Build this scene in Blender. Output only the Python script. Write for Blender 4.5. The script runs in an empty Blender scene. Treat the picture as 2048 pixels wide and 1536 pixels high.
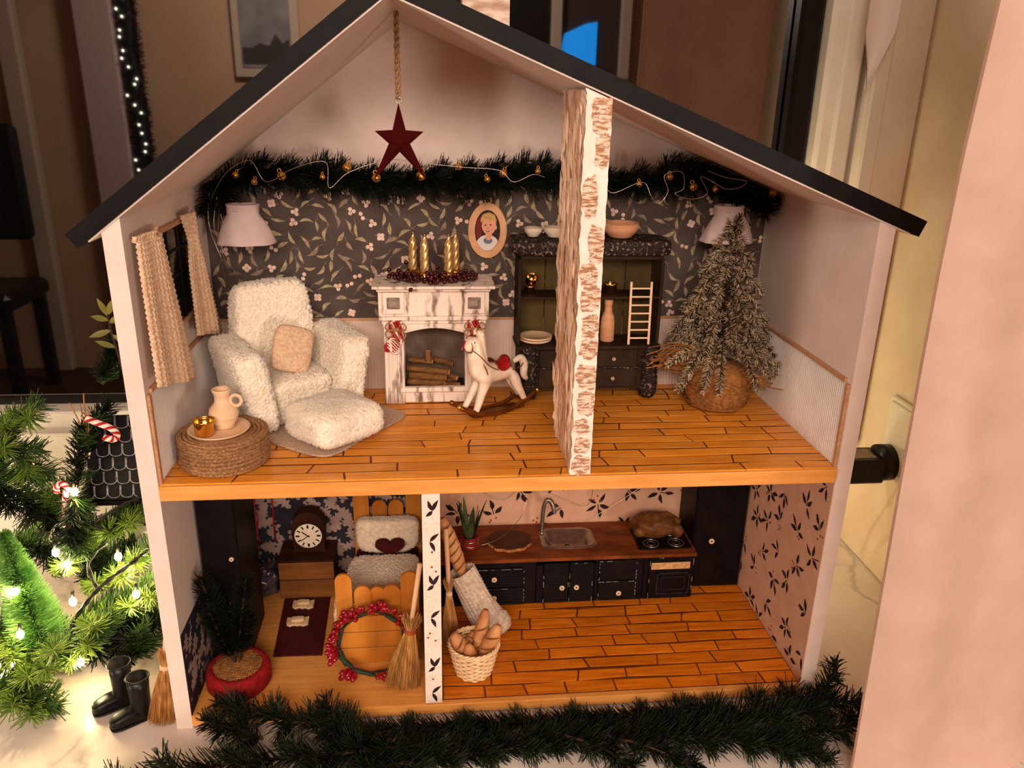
import bpy, math, random
import numpy as np
from mathutils import Vector, Matrix, noise
PI = math.pi
scene = bpy.context.scene
col = scene.collection

# ------------------------------------------------------------------ camera, world, lights, exposure
cam_d = bpy.data.cameras.new('camera')
cam = bpy.data.objects.new('camera', cam_d); col.objects.link(cam)
cam_d.sensor_width = 36.0
cam_d.lens = 36.0 * 1610.5 / 2048.0
cam_d.clip_start = 0.005
cr, cu, cf = Vector((0.99519, -0.09606, 0.019186)), Vector((0.014674, 0.339834, 0.940371)), Vector((0.096852, 0.935567, -0.33961))
cm = Matrix((cr, cu, -cf)).transposed().to_4x4()
cm.translation = (0.19392, -0.52947, 0.46695)
cam.matrix_world = cm
scene.camera = cam

world = bpy.data.worlds.new('night'); scene.world = world
world.use_nodes = True
world.node_tree.nodes['Background'].inputs[0].default_value = (0.008, 0.008, 0.012, 1)
world.node_tree.nodes['Background'].inputs[1].default_value = 0.25

def area(name, loc, target, size, power, colr, sy=None):
    l = bpy.data.lights.new(name, 'AREA'); l.energy = power; l.color = colr
    l.shape = 'ELLIPSE' if sy else 'DISK'; l.size = size
    if sy: l.size_y = sy
    o = bpy.data.objects.new(name, l); col.objects.link(o); o.location = loc
    o.rotation_euler = (Vector(target) - Vector(loc)).to_track_quat('-Z', 'Y').to_euler()
    return o
WARM = (1.0, 0.84, 0.72)
area('ceiling_lamp_light', (0.10, -2.00, 1.10), (0.25, 0.1, 0.25), 1.7, 46.0, WARM, 0.5)
area('low_right_fill_light', (1.25, -1.75, 0.15), (0.2, 0.1, 0.3), 0.40, 15.0, WARM)  # unseen low fill light, added to lift inner walls and roof lining
area('low_left_fill_light', (-1.75, -1.05, 0.15), (0.3, 0.1, 0.3), 0.40, 15.0, WARM)  # second added low fill, placed outside the mirrored view
area('mirrored_room_fill_light', (-0.1, -1.9, 1.5), (-0.1, -3.0, 0.3), 0.4, 50.0, WARM)  # added fill light that brightens the room mirrored in the window
vs = scene.view_settings
vs.view_transform = 'Standard'; vs.look = 'None'; vs.gamma = 1.0; vs.use_curve_mapping = False
vs.exposure = -0.15

# ------------------------------------------------------------------ dimensions of the dollhouse (metres)
W, T, D = 0.50, 0.0122, 0.1926
ZS, Z1, Z2, ZE, ZA, XA = -0.0116, 0.1904, 0.2026, 0.3899, 0.5207, 0.1707
SR = (ZA - ZE) / (W - XA); SL = (ZA - ZE) / XA
def roofz(x): return ZA - (x - XA) * SR if x > XA else ZA - (XA - x) * SL

# ------------------------------------------------------------------ materials
MATS = {}
def srgb(c):
    return tuple(((v / 255.0) / 12.92 if v / 255.0 <= 0.04045 else ((v / 255.0 + 0.055) / 1.055) ** 2.4) for v in c)
def mat(name, c, c2=None, scale=60.0, rough=0.65, metal=0.0, bump=0.0, bscale=300.0, stretch=(1, 1, 1), detail=4.0, lo=0.35, hi=0.65,
        spec=0.25, coat=0.0, emit=0.0, trans=0.0, rnd=0.0, wave=None, ior=None, sheen=0.0, bstretch=None):
    """Procedural material: two colours mixed by noise, a bump from noise; colours given as 0-255 sRGB albedo."""
    if name in MATS: return MATS[name]
    m = bpy.data.materials.new(name); m.use_nodes = True; MATS[name] = m
    nt = m.node_tree; N = nt.nodes; Lk = nt.links
    b = N['Principled BSDF']
    b.inputs['Roughness'].default_value = rough; b.inputs['Metallic'].default_value = metal
    b.inputs['Specular IOR Level'].default_value = spec
    b.inputs['Coat Weight'].default_value = coat; b.inputs['Transmission Weight'].default_value = trans
    b.inputs['Sheen Weight'].default_value = sheen
    if ior: b.inputs['IOR'].default_value = ior
    tc = N.new('ShaderNodeTexCoord'); mp = N.new('ShaderNodeMapping'); mp.inputs['Scale'].default_value = stretch
    Lk.new(tc.outputs['Object'], mp.inputs['Vector'])
    C1 = srgb(c) + (1,)
    out = None
    if c2 is not None:
        C2 = srgb(c2) + (1,)
        if wave:
            n = N.new('ShaderNodeTexWave'); n.inputs['Scale'].default_value = scale; n.bands_direction = wave
            n.inputs['Distortion'].default_value = 4.0; n.inputs['Detail'].default_value = 3.0; n.inputs['Detail Scale'].default_value = 1.5
            fo = n.outputs['Fac']
        else:
            n = N.new('ShaderNodeTexNoise'); n.inputs['Scale'].default_value = scale; n.inputs['Detail'].default_value = detail
            fo = n.outputs['Fac']
        Lk.new(mp.outputs['Vector'], n.inputs['Vector'])
        rp = N.new('ShaderNodeValToRGB'); rp.color_ramp.elements[0].position = lo; rp.color_ramp.elements[1].position = hi
        rp.color_ramp.elements[0].color = C1; rp.color_ramp.elements[1].color = C2
        Lk.new(fo, rp.inputs['Fac']); out = rp.outputs['Color']
    else:
        rg = N.new('ShaderNodeRGB'); rg.outputs[0].default_value = C1; out = rg.outputs[0]
    if rnd:
        oi = N.new('ShaderNodeObjectInfo'); mr = N.new('ShaderNodeMapRange')
        mr.inputs['To Min'].default_value = 1 - rnd; mr.inputs['To Max'].default_value = 1 + rnd
        hs = N.new('ShaderNodeHueSaturation')
        Lk.new(oi.outputs['Random'], mr.inputs['Value']); Lk.new(mr.outputs['Result'], hs.inputs['Value'])
        Lk.new(out, hs.inputs['Color']); out = hs.outputs['Color']
    Lk.new(out, b.inputs['Base Color'])
    if emit:
        Lk.new(out, b.inputs['Emission Color']); b.inputs['Emission Strength'].default_value = emit
    if bump:
        n2 = N.new('ShaderNodeTexNoise'); n2.inputs['Scale'].default_value = bscale; n2.inputs['Detail'].default_value = 5.0
        if bstretch:
            mp2 = N.new('ShaderNodeMapping'); mp2.inputs['Scale'].default_value = bstretch
            Lk.new(tc.outputs['Object'], mp2.inputs['Vector']); Lk.new(mp2.outputs['Vector'], n2.inputs['Vector'])
        else: Lk.new(mp.outputs['Vector'], n2.inputs['Vector'])
        bp = N.new('ShaderNodeBump'); bp.inputs['Strength'].default_value = bump; bp.inputs['Distance'].default_value = 0.001
        Lk.new(n2.outputs['Fac'], bp.inputs['Height']); Lk.new(bp.outputs['Normal'], b.inputs['Normal'])
    return m

# ------------------------------------------------------------------ mesh builder
def frame(d, up=(0, 0, 1)):
    d = Vector(d).normalized(); u = Vector(up)
    if abs(d.dot(u)) > 0.97: u = Vector((1, 0, 0))
    s = d.cross(u).normalized(); return s, s.cross(d).normalized(), d
class MB:
    def __init__(self): self.v = []; self.f = []; self.m = []; self.s = []
    def add(self, vs_, fs, mi=0, smooth=False, M=None):
        o = len(self.v)
        if M is not None: vs_ = [tuple(M @ Vector(p)) for p in vs_]
        self.v.extend([tuple(p) for p in vs_])
        for f in fs:
            self.f.append(tuple(i + o for i in f)); self.m.append(mi); self.s.append(smooth)
        return self
    def box(self, c, s, mi=0, M=None, ch=0.0):
        hx, hy, hz = s[0] / 2, s[1] / 2, s[2] / 2; cx, cy, cz = c
        if ch <= 0:
            p = [(cx + a * hx, cy + b_ * hy, cz + d * hz) for a in (-1, 1) for b_ in (-1, 1) for d in (-1, 1)]
            return self.add(p, [(0, 1, 3, 2), (4, 6, 7, 5), (0, 4, 5, 1), (2, 3, 7, 6), (0, 2, 6, 4), (1, 5, 7, 3)], mi, False, M)
        ch = min(ch, hx * .9, hy * .9, hz * .9); p = []; idx = {}
        for a in (-1, 1):
            for b_ in (-1, 1):
                for d in (-1, 1):
                    for k in range(3):
                        q = [a * (hx - (ch if k != 0 else 0)), b_ * (hy - (ch if k != 1 else 0)), d * (hz - (ch if k != 2 else 0))]
                        idx[(a, b_, d, k)] = len(p); p.append((cx + q[0], cy + q[1], cz + q[2]))
        fs = []
        I = lambda a, b_, d, k: idx[(a, b_, d, k)]
        for a in (-1, 1):
            r = [I(a, -1, -1, 0), I(a, 1, -1, 0), I(a, 1, 1, 0), I(a, -1, 1, 0)]; fs.append(r if a > 0 else r[::-1])
            r = [I(-1, a, -1, 1), I(-1, a, 1, 1), I(1, a, 1, 1), I(1, a, -1, 1)]; fs.append(r if a > 0 else r[::-1])
            r = [I(-1, -1, a, 2), I(1, -1, a, 2), I(1, 1, a, 2), I(-1, 1, a, 2)]; fs.append(r if a > 0 else r[::-1])
        for a in (-1, 1):
            for b_ in (-1, 1):
                r = [I(a, b_, -1, 0), I(a, b_, 1, 0), I(a, b_, 1, 1), I(a, b_, -1, 1)]; fs.append(r if a * b_ < 0 else r[::-1])
                r = [I(a, -1, b_, 0), I(a, 1, b_, 0), I(a, 1, b_, 2), I(a, -1, b_, 2)]; fs.append(r if a * b_ > 0 else r[::-1])
                r = [I(-1, a, b_, 1), I(1, a, b_, 1), I(1, a, b_, 2), I(-1, a, b_, 2)]; fs.append(r if a * b_ < 0 else r[::-1])
        for a in (-1, 1):
            for b_ in (-1, 1):
                for d in (-1, 1):
                    r = [I(a, b_, d, 0), I(a, b_, d, 1), I(a, b_, d, 2)]; fs.append(r if a * b_ * d > 0 else r[::-1])
        return self.add(p, fs, mi, False, M)
    def tube(self, path, r, n=8, mi=0, closed=False, caps=True, M=None, smooth=True, flat=1.0, tw=0.0):
        P = [Vector(p) for p in path]; k = len(P); vs_ = []; fs = []
        R = r if isinstance(r, (list, tuple)) else [r] * k
        up = Vector((0, 0, 1)); s = None
        for i in range(k):
            a = P[i - 1] if (i > 0 or closed) else P[i]; b_ = P[(i + 1) % k] if (i < k - 1 or closed) else P[i]
            d = (b_ - a); d = d.normalized() if d.length > 1e-9 else Vector((0, 0, 1))
            if s is None: s, u, _ = frame(d)
            else:
                s = (s - d * s.dot(d)); s = s.normalized() if s.length > 1e-6 else frame(d)[0]
                u = s.cross(d).normalized()
            for j in range(n):
                t = 2 * PI * j / n + tw * i
                vs_.append(P[i] + (s * math.cos(t) + u * math.sin(t) * flat) * R[i])
        for i in range(k if closed else k - 1):
            for j in range(n):
                a = i * n + j; b_ = i * n + (j + 1) % n; c = ((i + 1) % k) * n + (j + 1) % n; d2 = ((i + 1) % k) * n + j
                fs.append((a, d2, c, b_))
        if caps and not closed:
            fs.append(tuple(range(n))); fs.append(tuple((k - 1) * n + j for j in range(n - 1, -1, -1)))
        return self.add(vs_, fs, mi, smooth, M)
    def cyl(self, a, b_, r0, r1=None, n=16, mi=0, M=None, smooth=True):
        return self.tube([a, b_], [r0, r0 if r1 is None else r1], n, mi, M=M, smooth=smooth)
    def lathe(self, prof, n=24, c=(0, 0, 0), mi=0, M=None, smooth=True, sx=1.0, sy=1.0, wob=None):
        vs_ = []; fs = []; k = len(prof)
        for i, (r, z) in enumerate(prof):
            for j in range(n):
                t = 2 * PI * j / n; q = r * (wob(t, i) if wob else 1)
                vs_.append((c[0] + q * math.cos(t) * sx, c[1] + q * math.sin(t) * sy, c[2] + z))
        for i in range(k - 1):
            for j in range(n):
                fs.append((i * n + j, i * n + (j + 1) % n, (i + 1) * n + (j + 1) % n, (i + 1) * n + j))
        if prof[0][0] > 1e-6: fs.append(tuple(range(n - 1, -1, -1)))
        if prof[-1][0] > 1e-6: fs.append(tuple((k - 1) * n + j for j in range(n)))
        return self.add(vs_, fs, mi, smooth, M)
    def ball(self, c, r, n=10, m=7, mi=0, M=None, fn=None):
        rx, ry, rz = (r, r, r) if not isinstance(r, (tuple, list)) else r
        vs_ = []; fs = []
        for i in range(m + 1):
            ph = PI * i / m
            for j in range(n):
                t = 2 * PI * j / n
                d = (math.sin(ph) * math.cos(t), math.sin(ph) * math.sin(t), -math.cos(ph))
                k = fn(d) if fn else 1
                vs_.append((c[0] + rx * d[0] * k, c[1] + ry * d[1] * k, c[2] + rz * d[2] * k))
        for i in range(m):
            for j in range(n):
                a, b_, e, g = i * n + j, i * n + (j + 1) % n, (i + 1) * n + (j + 1) % n, (i + 1) * n + j
                if i == 0: fs.append((a, e, g))
                elif i == m - 1: fs.append((a, b_, g))
                else: fs.append((a, b_, e, g))
        return self.add(vs_, fs, mi, True, M)
    def sbox(self, c, h, e=0.35, n=28, m=16, mi=0, M=None, fn=None):
        """rounded box (superellipsoid); fn(unit dir, point) may move each point"""
        sg = lambda x, p: math.copysign(abs(x) ** p, x)
        vs_ = []; fs = []
        for i in range(m + 1):
            ph = -PI / 2 + PI * i / m
            for j in range(n):
                t = 2 * PI * j / n
                p = Vector((h[0] * sg(math.cos(ph), e) * sg(math.cos(t), e), h[1] * sg(math.cos(ph), e) * sg(math.sin(t), e), h[2] * sg(math.sin(ph), e)))
                if fn: p = fn(p)
                vs_.append((c[0] + p[0], c[1] + p[1], c[2] + p[2]))
        for i in range(m):
            for j in range(n):
                fs.append((i * n + j, i * n + (j + 1) % n, (i + 1) * n + (j + 1) % n, (i + 1) * n + j))
        return self.add(vs_, fs, mi, True, M)
    def prism(self, poly, th, fr=None, mi=0, M=None, smooth=False, mi_side=None):
        """poly: 2-D outline, extruded by th; fr(u, v, w) -> 3-D point"""
        fr = fr or (lambda u, v, w: (u, v, w)); n = len(poly)
        vs_ = [fr(u, v, 0) for u, v in poly] + [fr(u, v, th) for u, v in poly]
        self.add(vs_, [tuple(range(n - 1, -1, -1)), tuple(range(n, 2 * n))], mi, False, M)
        return self.add(vs_, [(i, (i + 1) % n, n + (i + 1) % n, n + i) for i in range(n)], mi if mi_side is None else mi_side, smooth, M)
    def flat(self, poly, fr, mi=0):
        return self.add([fr(u, v) for u, v in poly], [tuple(range(len(poly)))], mi)
    def grid(self, nu, nv, fn, mi=0, smooth=True, M=None, th=None):
        vs_ = [fn(i / nu, j / nv) for j in range(nv + 1) for i in range(nu + 1)]
        fs = [(j * (nu + 1) + i, j * (nu + 1) + i + 1, (j + 1) * (nu + 1) + i + 1, (j + 1) * (nu + 1) + i) for j in range(nv) for i in range(nu)]
        return self.add(vs_, fs, mi, smooth, M)
    def needles(self, B, Dr, L, w, mi=0, tip=0.55, n=3):
        """many thin needles at once: bases B (N,3), directions Dr (N,3), lengths L (N), half-widths w"""
        B = np.asarray(B, float); Dr = np.asarray(Dr, float); N = len(B)
        if N == 0: return self
        Dr = Dr / (np.linalg.norm(Dr, axis=1, keepdims=True) + 1e-9)
        ref = np.where(np.abs(Dr[:, 2:3]) > .9, np.array([[1., 0, 0]]), np.array([[0, 0, 1.]]))
        s = np.cross(Dr, ref); s /= np.linalg.norm(s, axis=1, keepdims=True) + 1e-9; u = np.cross(s, Dr)
        L = np.broadcast_to(np.asarray(L, float), (N,))[:, None]; w = np.broadcast_to(np.asarray(w, float), (N,))[:, None]
        vs_ = []
        for e, k in ((0, 1.0), (1, tip)):
            for j in range(n):
                t = 2 * PI * j / n
                vs_.append(B + Dr * L * e + (s * math.cos(t) + u * math.sin(t) * .6) * w * k)
        V = np.stack(vs_, 1).reshape(-1, 3); o = len(self.v)
        self.v.extend(map(tuple, V.tolist()))
        base = o + np.arange(N)[:, None] * 2 * n
        fl = []
        for j in range(n):
            fl.append(np.concatenate([base + j, base + (j + 1) % n, base + n + (j + 1) % n, base + n + j], 1))
        F = np.concatenate(fl, 0)
        self.f.extend(map(tuple, F.tolist())); self.m.extend([mi] * len(F)); self.s.extend([True] * len(F))
        return self
    def lumps(self, k, r, seed=1, mi=0, hair=0.0):
        """scatter small soft nubs over the faces made so far (looped yarn, fleece)"""
        rg = np.random.default_rng(seed)
        V = np.array(self.v); tri = []
        for f in self.f:
            for i in range(1, len(f) - 1): tri.append((f[0], f[i], f[i + 1]))
        tri = np.array(tri); a, b_, c = V[tri[:, 0]], V[tri[:, 1]], V[tri[:, 2]]
        nr = np.cross(b_ - a, c - a); ar = np.linalg.norm(nr, axis=1)
        pick = rg.choice(len(tri), k, p=ar / ar.sum()); q = rg.random((k, 2)); sw = q.sum(1) > 1; q[sw] = 1 - q[sw]
        P = a[pick] + (b_ - a)[pick] * q[:, :1] + (c - a)[pick] * q[:, 1:]
        nn = nr[pick] / (ar[pick][:, None] + 1e-12)
        rr = r * (0.6 + 0.8 * rg.random(k))[:, None]
        d = rg.normal(size=(k, 3)); d -= nn * (d * nn).sum(1, keepdims=True); d /= np.linalg.norm(d, axis=1, keepdims=True); e = np.cross(nn, d)
        C = P + nn * rr * .25
        vs_ = np.stack([C + d * rr * 1.5, C + e * rr * .8, C - d * rr * 1.5, C - e * rr * .8, C + nn * rr * 1.0, C - nn * rr], 1).reshape(-1, 3)
        o = len(self.v); self.v.extend(map(tuple, vs_.tolist())); base = o + np.arange(k)[:, None] * 6
        for (x, y, z) in ((0, 1, 4), (1, 2, 4), (2, 3, 4), (3, 0, 4)):
            F = np.concatenate([base + x, base + y, base + z], 1); self.f.extend(map(tuple, F.tolist())); self.m.extend([mi] * k); self.s.extend([True] * k)
        if hair:
            h = k // 2; dirs = nn[:h] + rg.normal(size=(h, 3)) * .6
            self.needles(P[:h], dirs, hair * (.5 + rg.random(h)), r * .22, mi, .3)
        return self
    def build(self, name, mats, parent=None, w=True, kind=None, label=None, bev=0.0):
        me = bpy.data.meshes.new(name)
        me.from_pydata(self.v, [], self.f)
        if not isinstance(mats, (list, tuple)): mats = [mats]
        for mm in mats: me.materials.append(mm)
        me.polygons.foreach_set('material_index', self.m)
        me.polygons.foreach_set('use_smooth', self.s)
        me.update()
        o = bpy.data.objects.new(name, me); col.objects.link(o)
        if parent is not None:
            o.parent = parent
            if w: o.matrix_parent_inverse = world_of(parent).inverted()
        if kind: o['kind'] = kind
        if label: o['label'] = label
        if bev:
            b_ = o.modifiers.new('bevel', 'BEVEL'); b_.width = bev; b_.segments = 2; b_.limit_method = 'ANGLE'
        return o
def world_of(o):
    m = Matrix.Translation(o.location) @ o.rotation_euler.to_matrix().to_4x4()
    if o.parent is not None: m = world_of(o.parent) @ o.matrix_parent_inverse @ m
    return m
def tag(o, label=None, cat=None, group=None, kind=None):
    if label: o['label'] = label
    if cat: o['category'] = cat
    if group: o['group'] = group
    if kind: o['kind'] = kind
    return o
def thing(name, label, cat, loc=(0, 0, 0), rz=0.0, group=None, rot=None, kind=None):
    o = bpy.data.objects.new(name, None); col.objects.link(o); o.location = loc
    o.rotation_euler = rot if rot else (0, 0, rz); o.empty_display_size = 0.01
    return tag(o, label, cat, group, kind)
def copy_tree(o, parent=None):
    c = o.copy(); col.objects.link(c)
    if parent is not None: c.parent = parent
    for ch in list(o.children): copy_tree(ch, c)
    return c
def inst(o, name, loc=None, rot=None, parent=None):
    """another object sharing o's mesh"""
    c = bpy.data.objects.new(name, o.data); col.objects.link(c)
    if parent is not None: c.parent = parent
    if loc is not None: c.location = loc
    if rot is not None: c.rotation_euler = rot
    return c
def Mx(loc=(0, 0, 0), rz=0.0, rx=0.0, ry=0.0, s=1.0):
    return Matrix.Translation(loc) @ Matrix.Rotation(rz, 4, 'Z') @ Matrix.Rotation(ry, 4, 'Y') @ Matrix.Rotation(rx, 4, 'X') @ Matrix.Scale(s, 4)
def spline(pts, k=8):
    """Catmull-Rom through pts"""
    P = [Vector(p) for p in pts]; out = []
    for i in range(len(P) - 1):
        a, b_, c, d = P[max(i - 1, 0)], P[i], P[i + 1], P[min(i + 2, len(P) - 1)]
        for j in range(k):
            t = j / k
            out.append(0.5 * ((2 * b_) + (c - a) * t + (2 * a - 5 * b_ + 4 * c - d) * t * t + (3 * b_ - a - 3 * c + d) * t ** 3))
    out.append(P[-1]); return out
def U(a, b_): return random.uniform(a, b_)
random.seed(7)
# ================================================================== the setting: room, window niche, sill
m_plaster = mat('cream_plaster', (226, 205, 178), (214, 190, 162), 14, 0.75, bump=0.15, bscale=120)
m_roomwall = mat('beige_room_wall', (176, 140, 112), (166, 131, 104), 3, 0.8)
m_roomfloor = mat('dark_oak_floor', (62, 36, 22), (46, 26, 16), 6, 0.5, stretch=(1, 12, 1))
m_white = mat('white_gloss_paint', (232, 222, 205), (224, 212, 194), 20, 0.35)
m_gasket = mat('black_rubber_gasket', (16, 12, 11), None, rough=0.35)
m_glass = mat('dark_night_glass', (5, 4, 4), None, rough=0.02, spec=0.5, ior=3.3)
m_marble = mat('white_marble', (228, 214, 204), (214, 196, 184), 9, 0.3, detail=6)
def marble_veins():
    nt = m_marble.node_tree; N = nt.nodes; L = nt.links; b = N['Principled BSDF']
    src = b.inputs['Base Color'].links[0].from_socket
    tc = N.new('ShaderNodeTexCoord'); n1 = N.new('ShaderNodeTexNoise'); n1.inputs['Scale'].default_value = 6; n1.inputs['Detail'].default_value = 8
    L.new(tc.outputs['Object'], n1.inputs['Vector'])
    mx = N.new('ShaderNodeMixRGB'); mx.inputs[0].default_value = 0.16
    L.new(tc.outputs['Object'], mx.inputs[1]); L.new(n1.outputs['Color'], mx.inputs[2])
    v = N.new('ShaderNodeTexVoronoi'); v.feature = 'DISTANCE_TO_EDGE'; v.inputs['Scale'].default_value = 5.0
    L.new(mx.outputs[0], v.inputs['Vector'])
    r = N.new('ShaderNodeValToRGB'); r.color_ramp.elements[0].position = 0.0; r.color_ramp.elements[1].position = 0.014
    r.color_ramp.elements[0].color = (0.5, 0.46, 0.44, 1); r.color_ramp.elements[1].color = (1, 1, 1, 1)
    L.new(v.outputs['Distance'], r.inputs['Fac'])
    mm = N.new('ShaderNodeMixRGB'); mm.blend_type = 'MULTIPLY'; mm.inputs[0].default_value = 0.6
    L.new(src, mm.inputs[1]); L.new(r.outputs['Color'], mm.inputs[2]); L.new(mm.outputs[0], b.inputs['Base Color'])
marble_veins()
def struct(name, mb, m, parent=None, label=None):
    o = mb.build(name, m, parent)
    if parent is None: o['kind'] = 'structure'
    if label: o['label'] = label
    return o
struct('windowsill', MB().box((-0.3, 0.075, ZS - 0.015), (1.94, 0.49, 0.03), ch=0.003), m_marble, label='white marble windowsill with grey veins carrying the dollhouse')
struct('floor', MB().box((0, -1.5, -0.92), (6.4, 3.2, 0.04)), m_roomfloor, label='dark wooden floor of the room mirrored in the window')
struct('ceiling', MB().box((0, -1.4, 1.62), (6.4, 3.6, 0.04)), m_white, label='white ceiling of the room behind the viewer')
struct('wall_back', MB().box((0, -3.03, 0.35), (6.4, 0.06, 2.5)), m_roomwall, label='beige room wall mirrored in the dark window')
struct('wall_left', MB().box((-3.2, -1.4, 0.35), (0.06, 3.4, 2.5)), m_roomwall, label='beige side wall of the room')
struct('wall_right', MB().box((3.2, -1.4, 0.35), (0.06, 3.4, 2.5)), m_roomwall, label='beige wall far to the side of the room')
# window wall with the niche: reveal on the right, apron under the window, wall fields beside and above
mb = MB()
mb.box((0.72, 0.13, 0.64), (0.12, 0.36, 1.3))                      # reveal block on the right
struct('wall_front', mb, m_plaster, label='cream plastered window reveal beside the dollhouse')
struct('wall_niche', MB().box((1.99, 0.1, 0.35), (2.42, 0.30, 2.5)), m_roomwall, label='beige wall beside the window niche')
struct('wall_apron', MB().box((-0.3, 0.30, 0.043), (1.92, 0.05, 0.108)), m_white, label='white panel under the window frame')
struct('wall_sill', MB().box((-0.3, 0.0, -0.47), (1.94, 0.3, 0.86)), m_roomwall, label='beige wall below the windowsill')
struct('wall_lintel', MB().box((-0.9, 0.13, 1.44), (4.4, 0.36, 0.32)), m_roomwall, label='beige wall above the window')
struct('wall_west', MB().box((-2.2, 0.1, 0.35), (1.9, 0.3, 2.5)), m_roomwall, label='beige wall beyond the window')
win = thing('window_1', 'dark window at night in a white frame behind the dollhouse', None, (-0.3, 0.28, 0.097), kind='structure')
MB().box((-0.31, 0.293, 0.72), (1.9, 0.006, 1.20)).build('pane', m_glass, win)
mb = MB(); mb.box((-0.31, 0.277, 0.1475), (1.9, 0.03, 0.018), ch=0.002); mb.build('bottom_rail', m_white, win)
mb = MB(); mb.box((-0.31, 0.268, 0.118), (1.9, 0.036, 0.04), ch=0.003); mb.box((-0.31, 0.262, 0.1385), (1.9, 0.034, 0.004), ch=0.001); mb.build('lower_frame', m_white, win)
MB().box((0.556, 0.281, 0.76), (0.024, 0.02, 1.2), ch=0.004).build('gasket', m_gasket, win, label='black rubber window gasket')
MB().box((-0.31, 0.289, 0.16), (1.72, 0.008, 0.008), ch=0.002).build('gasket', m_gasket, win)
mb = MB(); mb.box((0.586, 0.274, 0.76), (0.036, 0.036, 1.2), ch=0.004); mb.box((0.592, 0.262, 0.76), (0.020, 0.02, 1.2), ch=0.003)
mb.build('right_stile', m_white, win)
mb = MB(); mb.box((0.634, 0.268, 0.76), (0.056, 0.05, 1.3), ch=0.004); mb.box((0.616, 0.246, 0.76), (0.016, 0.012, 1.3), ch=0.002)
mb.build('outer_frame', m_white, win)
# pale ribbon end hanging beside the window frame
mb = MB()
def rib(u, v, k=1.0):
    x = 0.5975 + (u - .5) * (0.022 + 0.007 * math.sin(v * 3)) * min(1, (v + .02) * 3.2) - 0.006 * (1 - v); z = 0.477 + v * 0.16
    return (x - (1 - min(1, v * 3)) * 0.004, 0.21 + 0.006 * math.sin(u * PI) + 0.01 * v, z)
mb.grid(8, 24, rib); mb.grid(8, 24, lambda u, v: tuple(Vector(rib(u, v)) + Vector((0, 0.0015, 0))))
tag(mb.build('ribbon', mat('white_ribbon', (235, 220, 212), None, rough=0.6)), 'pointed white fabric end hanging by the window frame', 'ribbon')
# wall picture, window, doorway and dark furniture of the room: seen mirrored in the glass
t = thing('wall_picture', 'pale framed landscape picture mirrored in the dark glass', 'picture', (-0.545, -2.98, 0.52))
MB().box((-0.545, -2.985, 0.74), (0.30, 0.03, 0.46), ch=0.006).build('frame', mat('pale_frame', (170, 150, 132), None), t)
MB().box((-0.545, -2.968, 0.74), (0.225, 0.004, 0.37)).build('print', mat('pale_print', (128, 120, 120), (105, 98, 100), 9), t)
mb = MB(); pts_ = [(-0.65, 0.57), (-0.44, 0.57), (-0.44, 0.68), (-0.47, 0.66), (-0.5, 0.7), (-0.53, 0.65), (-0.57, 0.66), (-0.61, 0.64), (-0.65, 0.64)]
mb.prism(pts_, 0.002, lambda u, v, w: (u, -2.966 + w, v)); mb.build('tree_line', mat('dark_print', (52, 46, 44), None), t)
t = thing('wall_pilaster', 'lilac grey pilaster mirrored in the dark glass', 'pilaster', (-1.27, -2.95, -0.9))
MB().box((-1.27, -2.95, 0.35), (0.17, 0.1, 2.5), ch=0.01).build('pillar', mat('lilac_paint', (168, 142, 138), None), t)
t = thing('light_strand', 'dark garland strand with tiny lights mirrored in the glass', 'garland', (-1.13, -2.94, -0.6))
mb = MB(); pp = [(-1.13 + U(-.006, .006), -2.93, -0.6 + i * 0.05) for i in range(44)]
mb.tube(pp, 0.036, 7); rg = np.random.default_rng(3); k = 2600
zz = rg.random(k) * 2.1 - .6; an = rg.random(k) * 2 * PI
mb.needles(np.stack([-1.13 + np.cos(an) * .02, -2.93 + np.sin(an) * .02, zz], 1), np.stack([np.cos(an), np.sin(an), rg.normal(size=k) * .5], 1), .035, .004)
mb.build('foliage', mat('black_foliage', (9, 7, 6), None, rough=0.5), t, kind='stuff')
for i in range(26):
    mb = MB(); mb.ball((-1.13 + U(-.03, .035), -2.88, -0.1 + i * 0.04 + U(-.012, .012)), 0.0055, 6, 4)
    mb.build('bulb', mat('white_bulb', (255, 240, 215), None, emit=9.0), t)
t = thing('back_window', 'small paned window with blue glow mirrored in the glass', 'window', (0.82, -2.97, 0.5))
mb = MB()
for x in (0.53, 0.79, 1.12): mb.box((x, -2.965, 0.86), (0.05, 0.05, 0.66), ch=0.004)
for z in (0.52, 1.18): mb.box((0.825, -2.965, z), (0.64, 0.05, 0.05), ch=0.004)
mb.build('frame', mat('pale_frame', (170, 150, 132)), t)
MB().box((0.66, -2.985, 0.86), (0.24, 0.01, 0.64)).build('pane', m_gasket, t)
MB().box((0.955, -2.985, 0.86), (0.30, 0.01, 0.64)).build('pane', mat('dusk_pane', (60, 48, 46), None, rough=.4), t)
MB().prism([(0.80, 0.60), (0.985, 0.60), (0.985, 0.79), (0.93, 0.78), (0.83, 0.735)], 0.01, lambda u, v, w: (u, -2.975 + w, v)).build('screen_glow', mat('blue_screen', (20, 120, 200), None, emit=3.2), t, label='bright blue screen light')
t = thing('side_cabinet', 'dark tall chair shape mirrored at the left of the glass', 'chair', (-1.85, -2.7, -0.9))
mb = MB(); mb.box((-1.85, -2.75, 0.05), (0.5, 0.06, 0.5), ch=0.02); mb.box((-1.85, -2.6, -0.42), (0.52, 0.4, 0.08), ch=0.02); mb.build('seat', m_gasket, t)
for x in (-2.07, -1.63):
    for y in (-2.75, -2.43): MB().box((x, y, -0.66), (0.05, 0.05, 0.46), ch=0.006).build('leg', m_gasket, t)
t = thing('door_frame', 'pale door frame mirrored in the dark glass', 'door frame', (-1.75, -2.97, -0.9))
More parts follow.
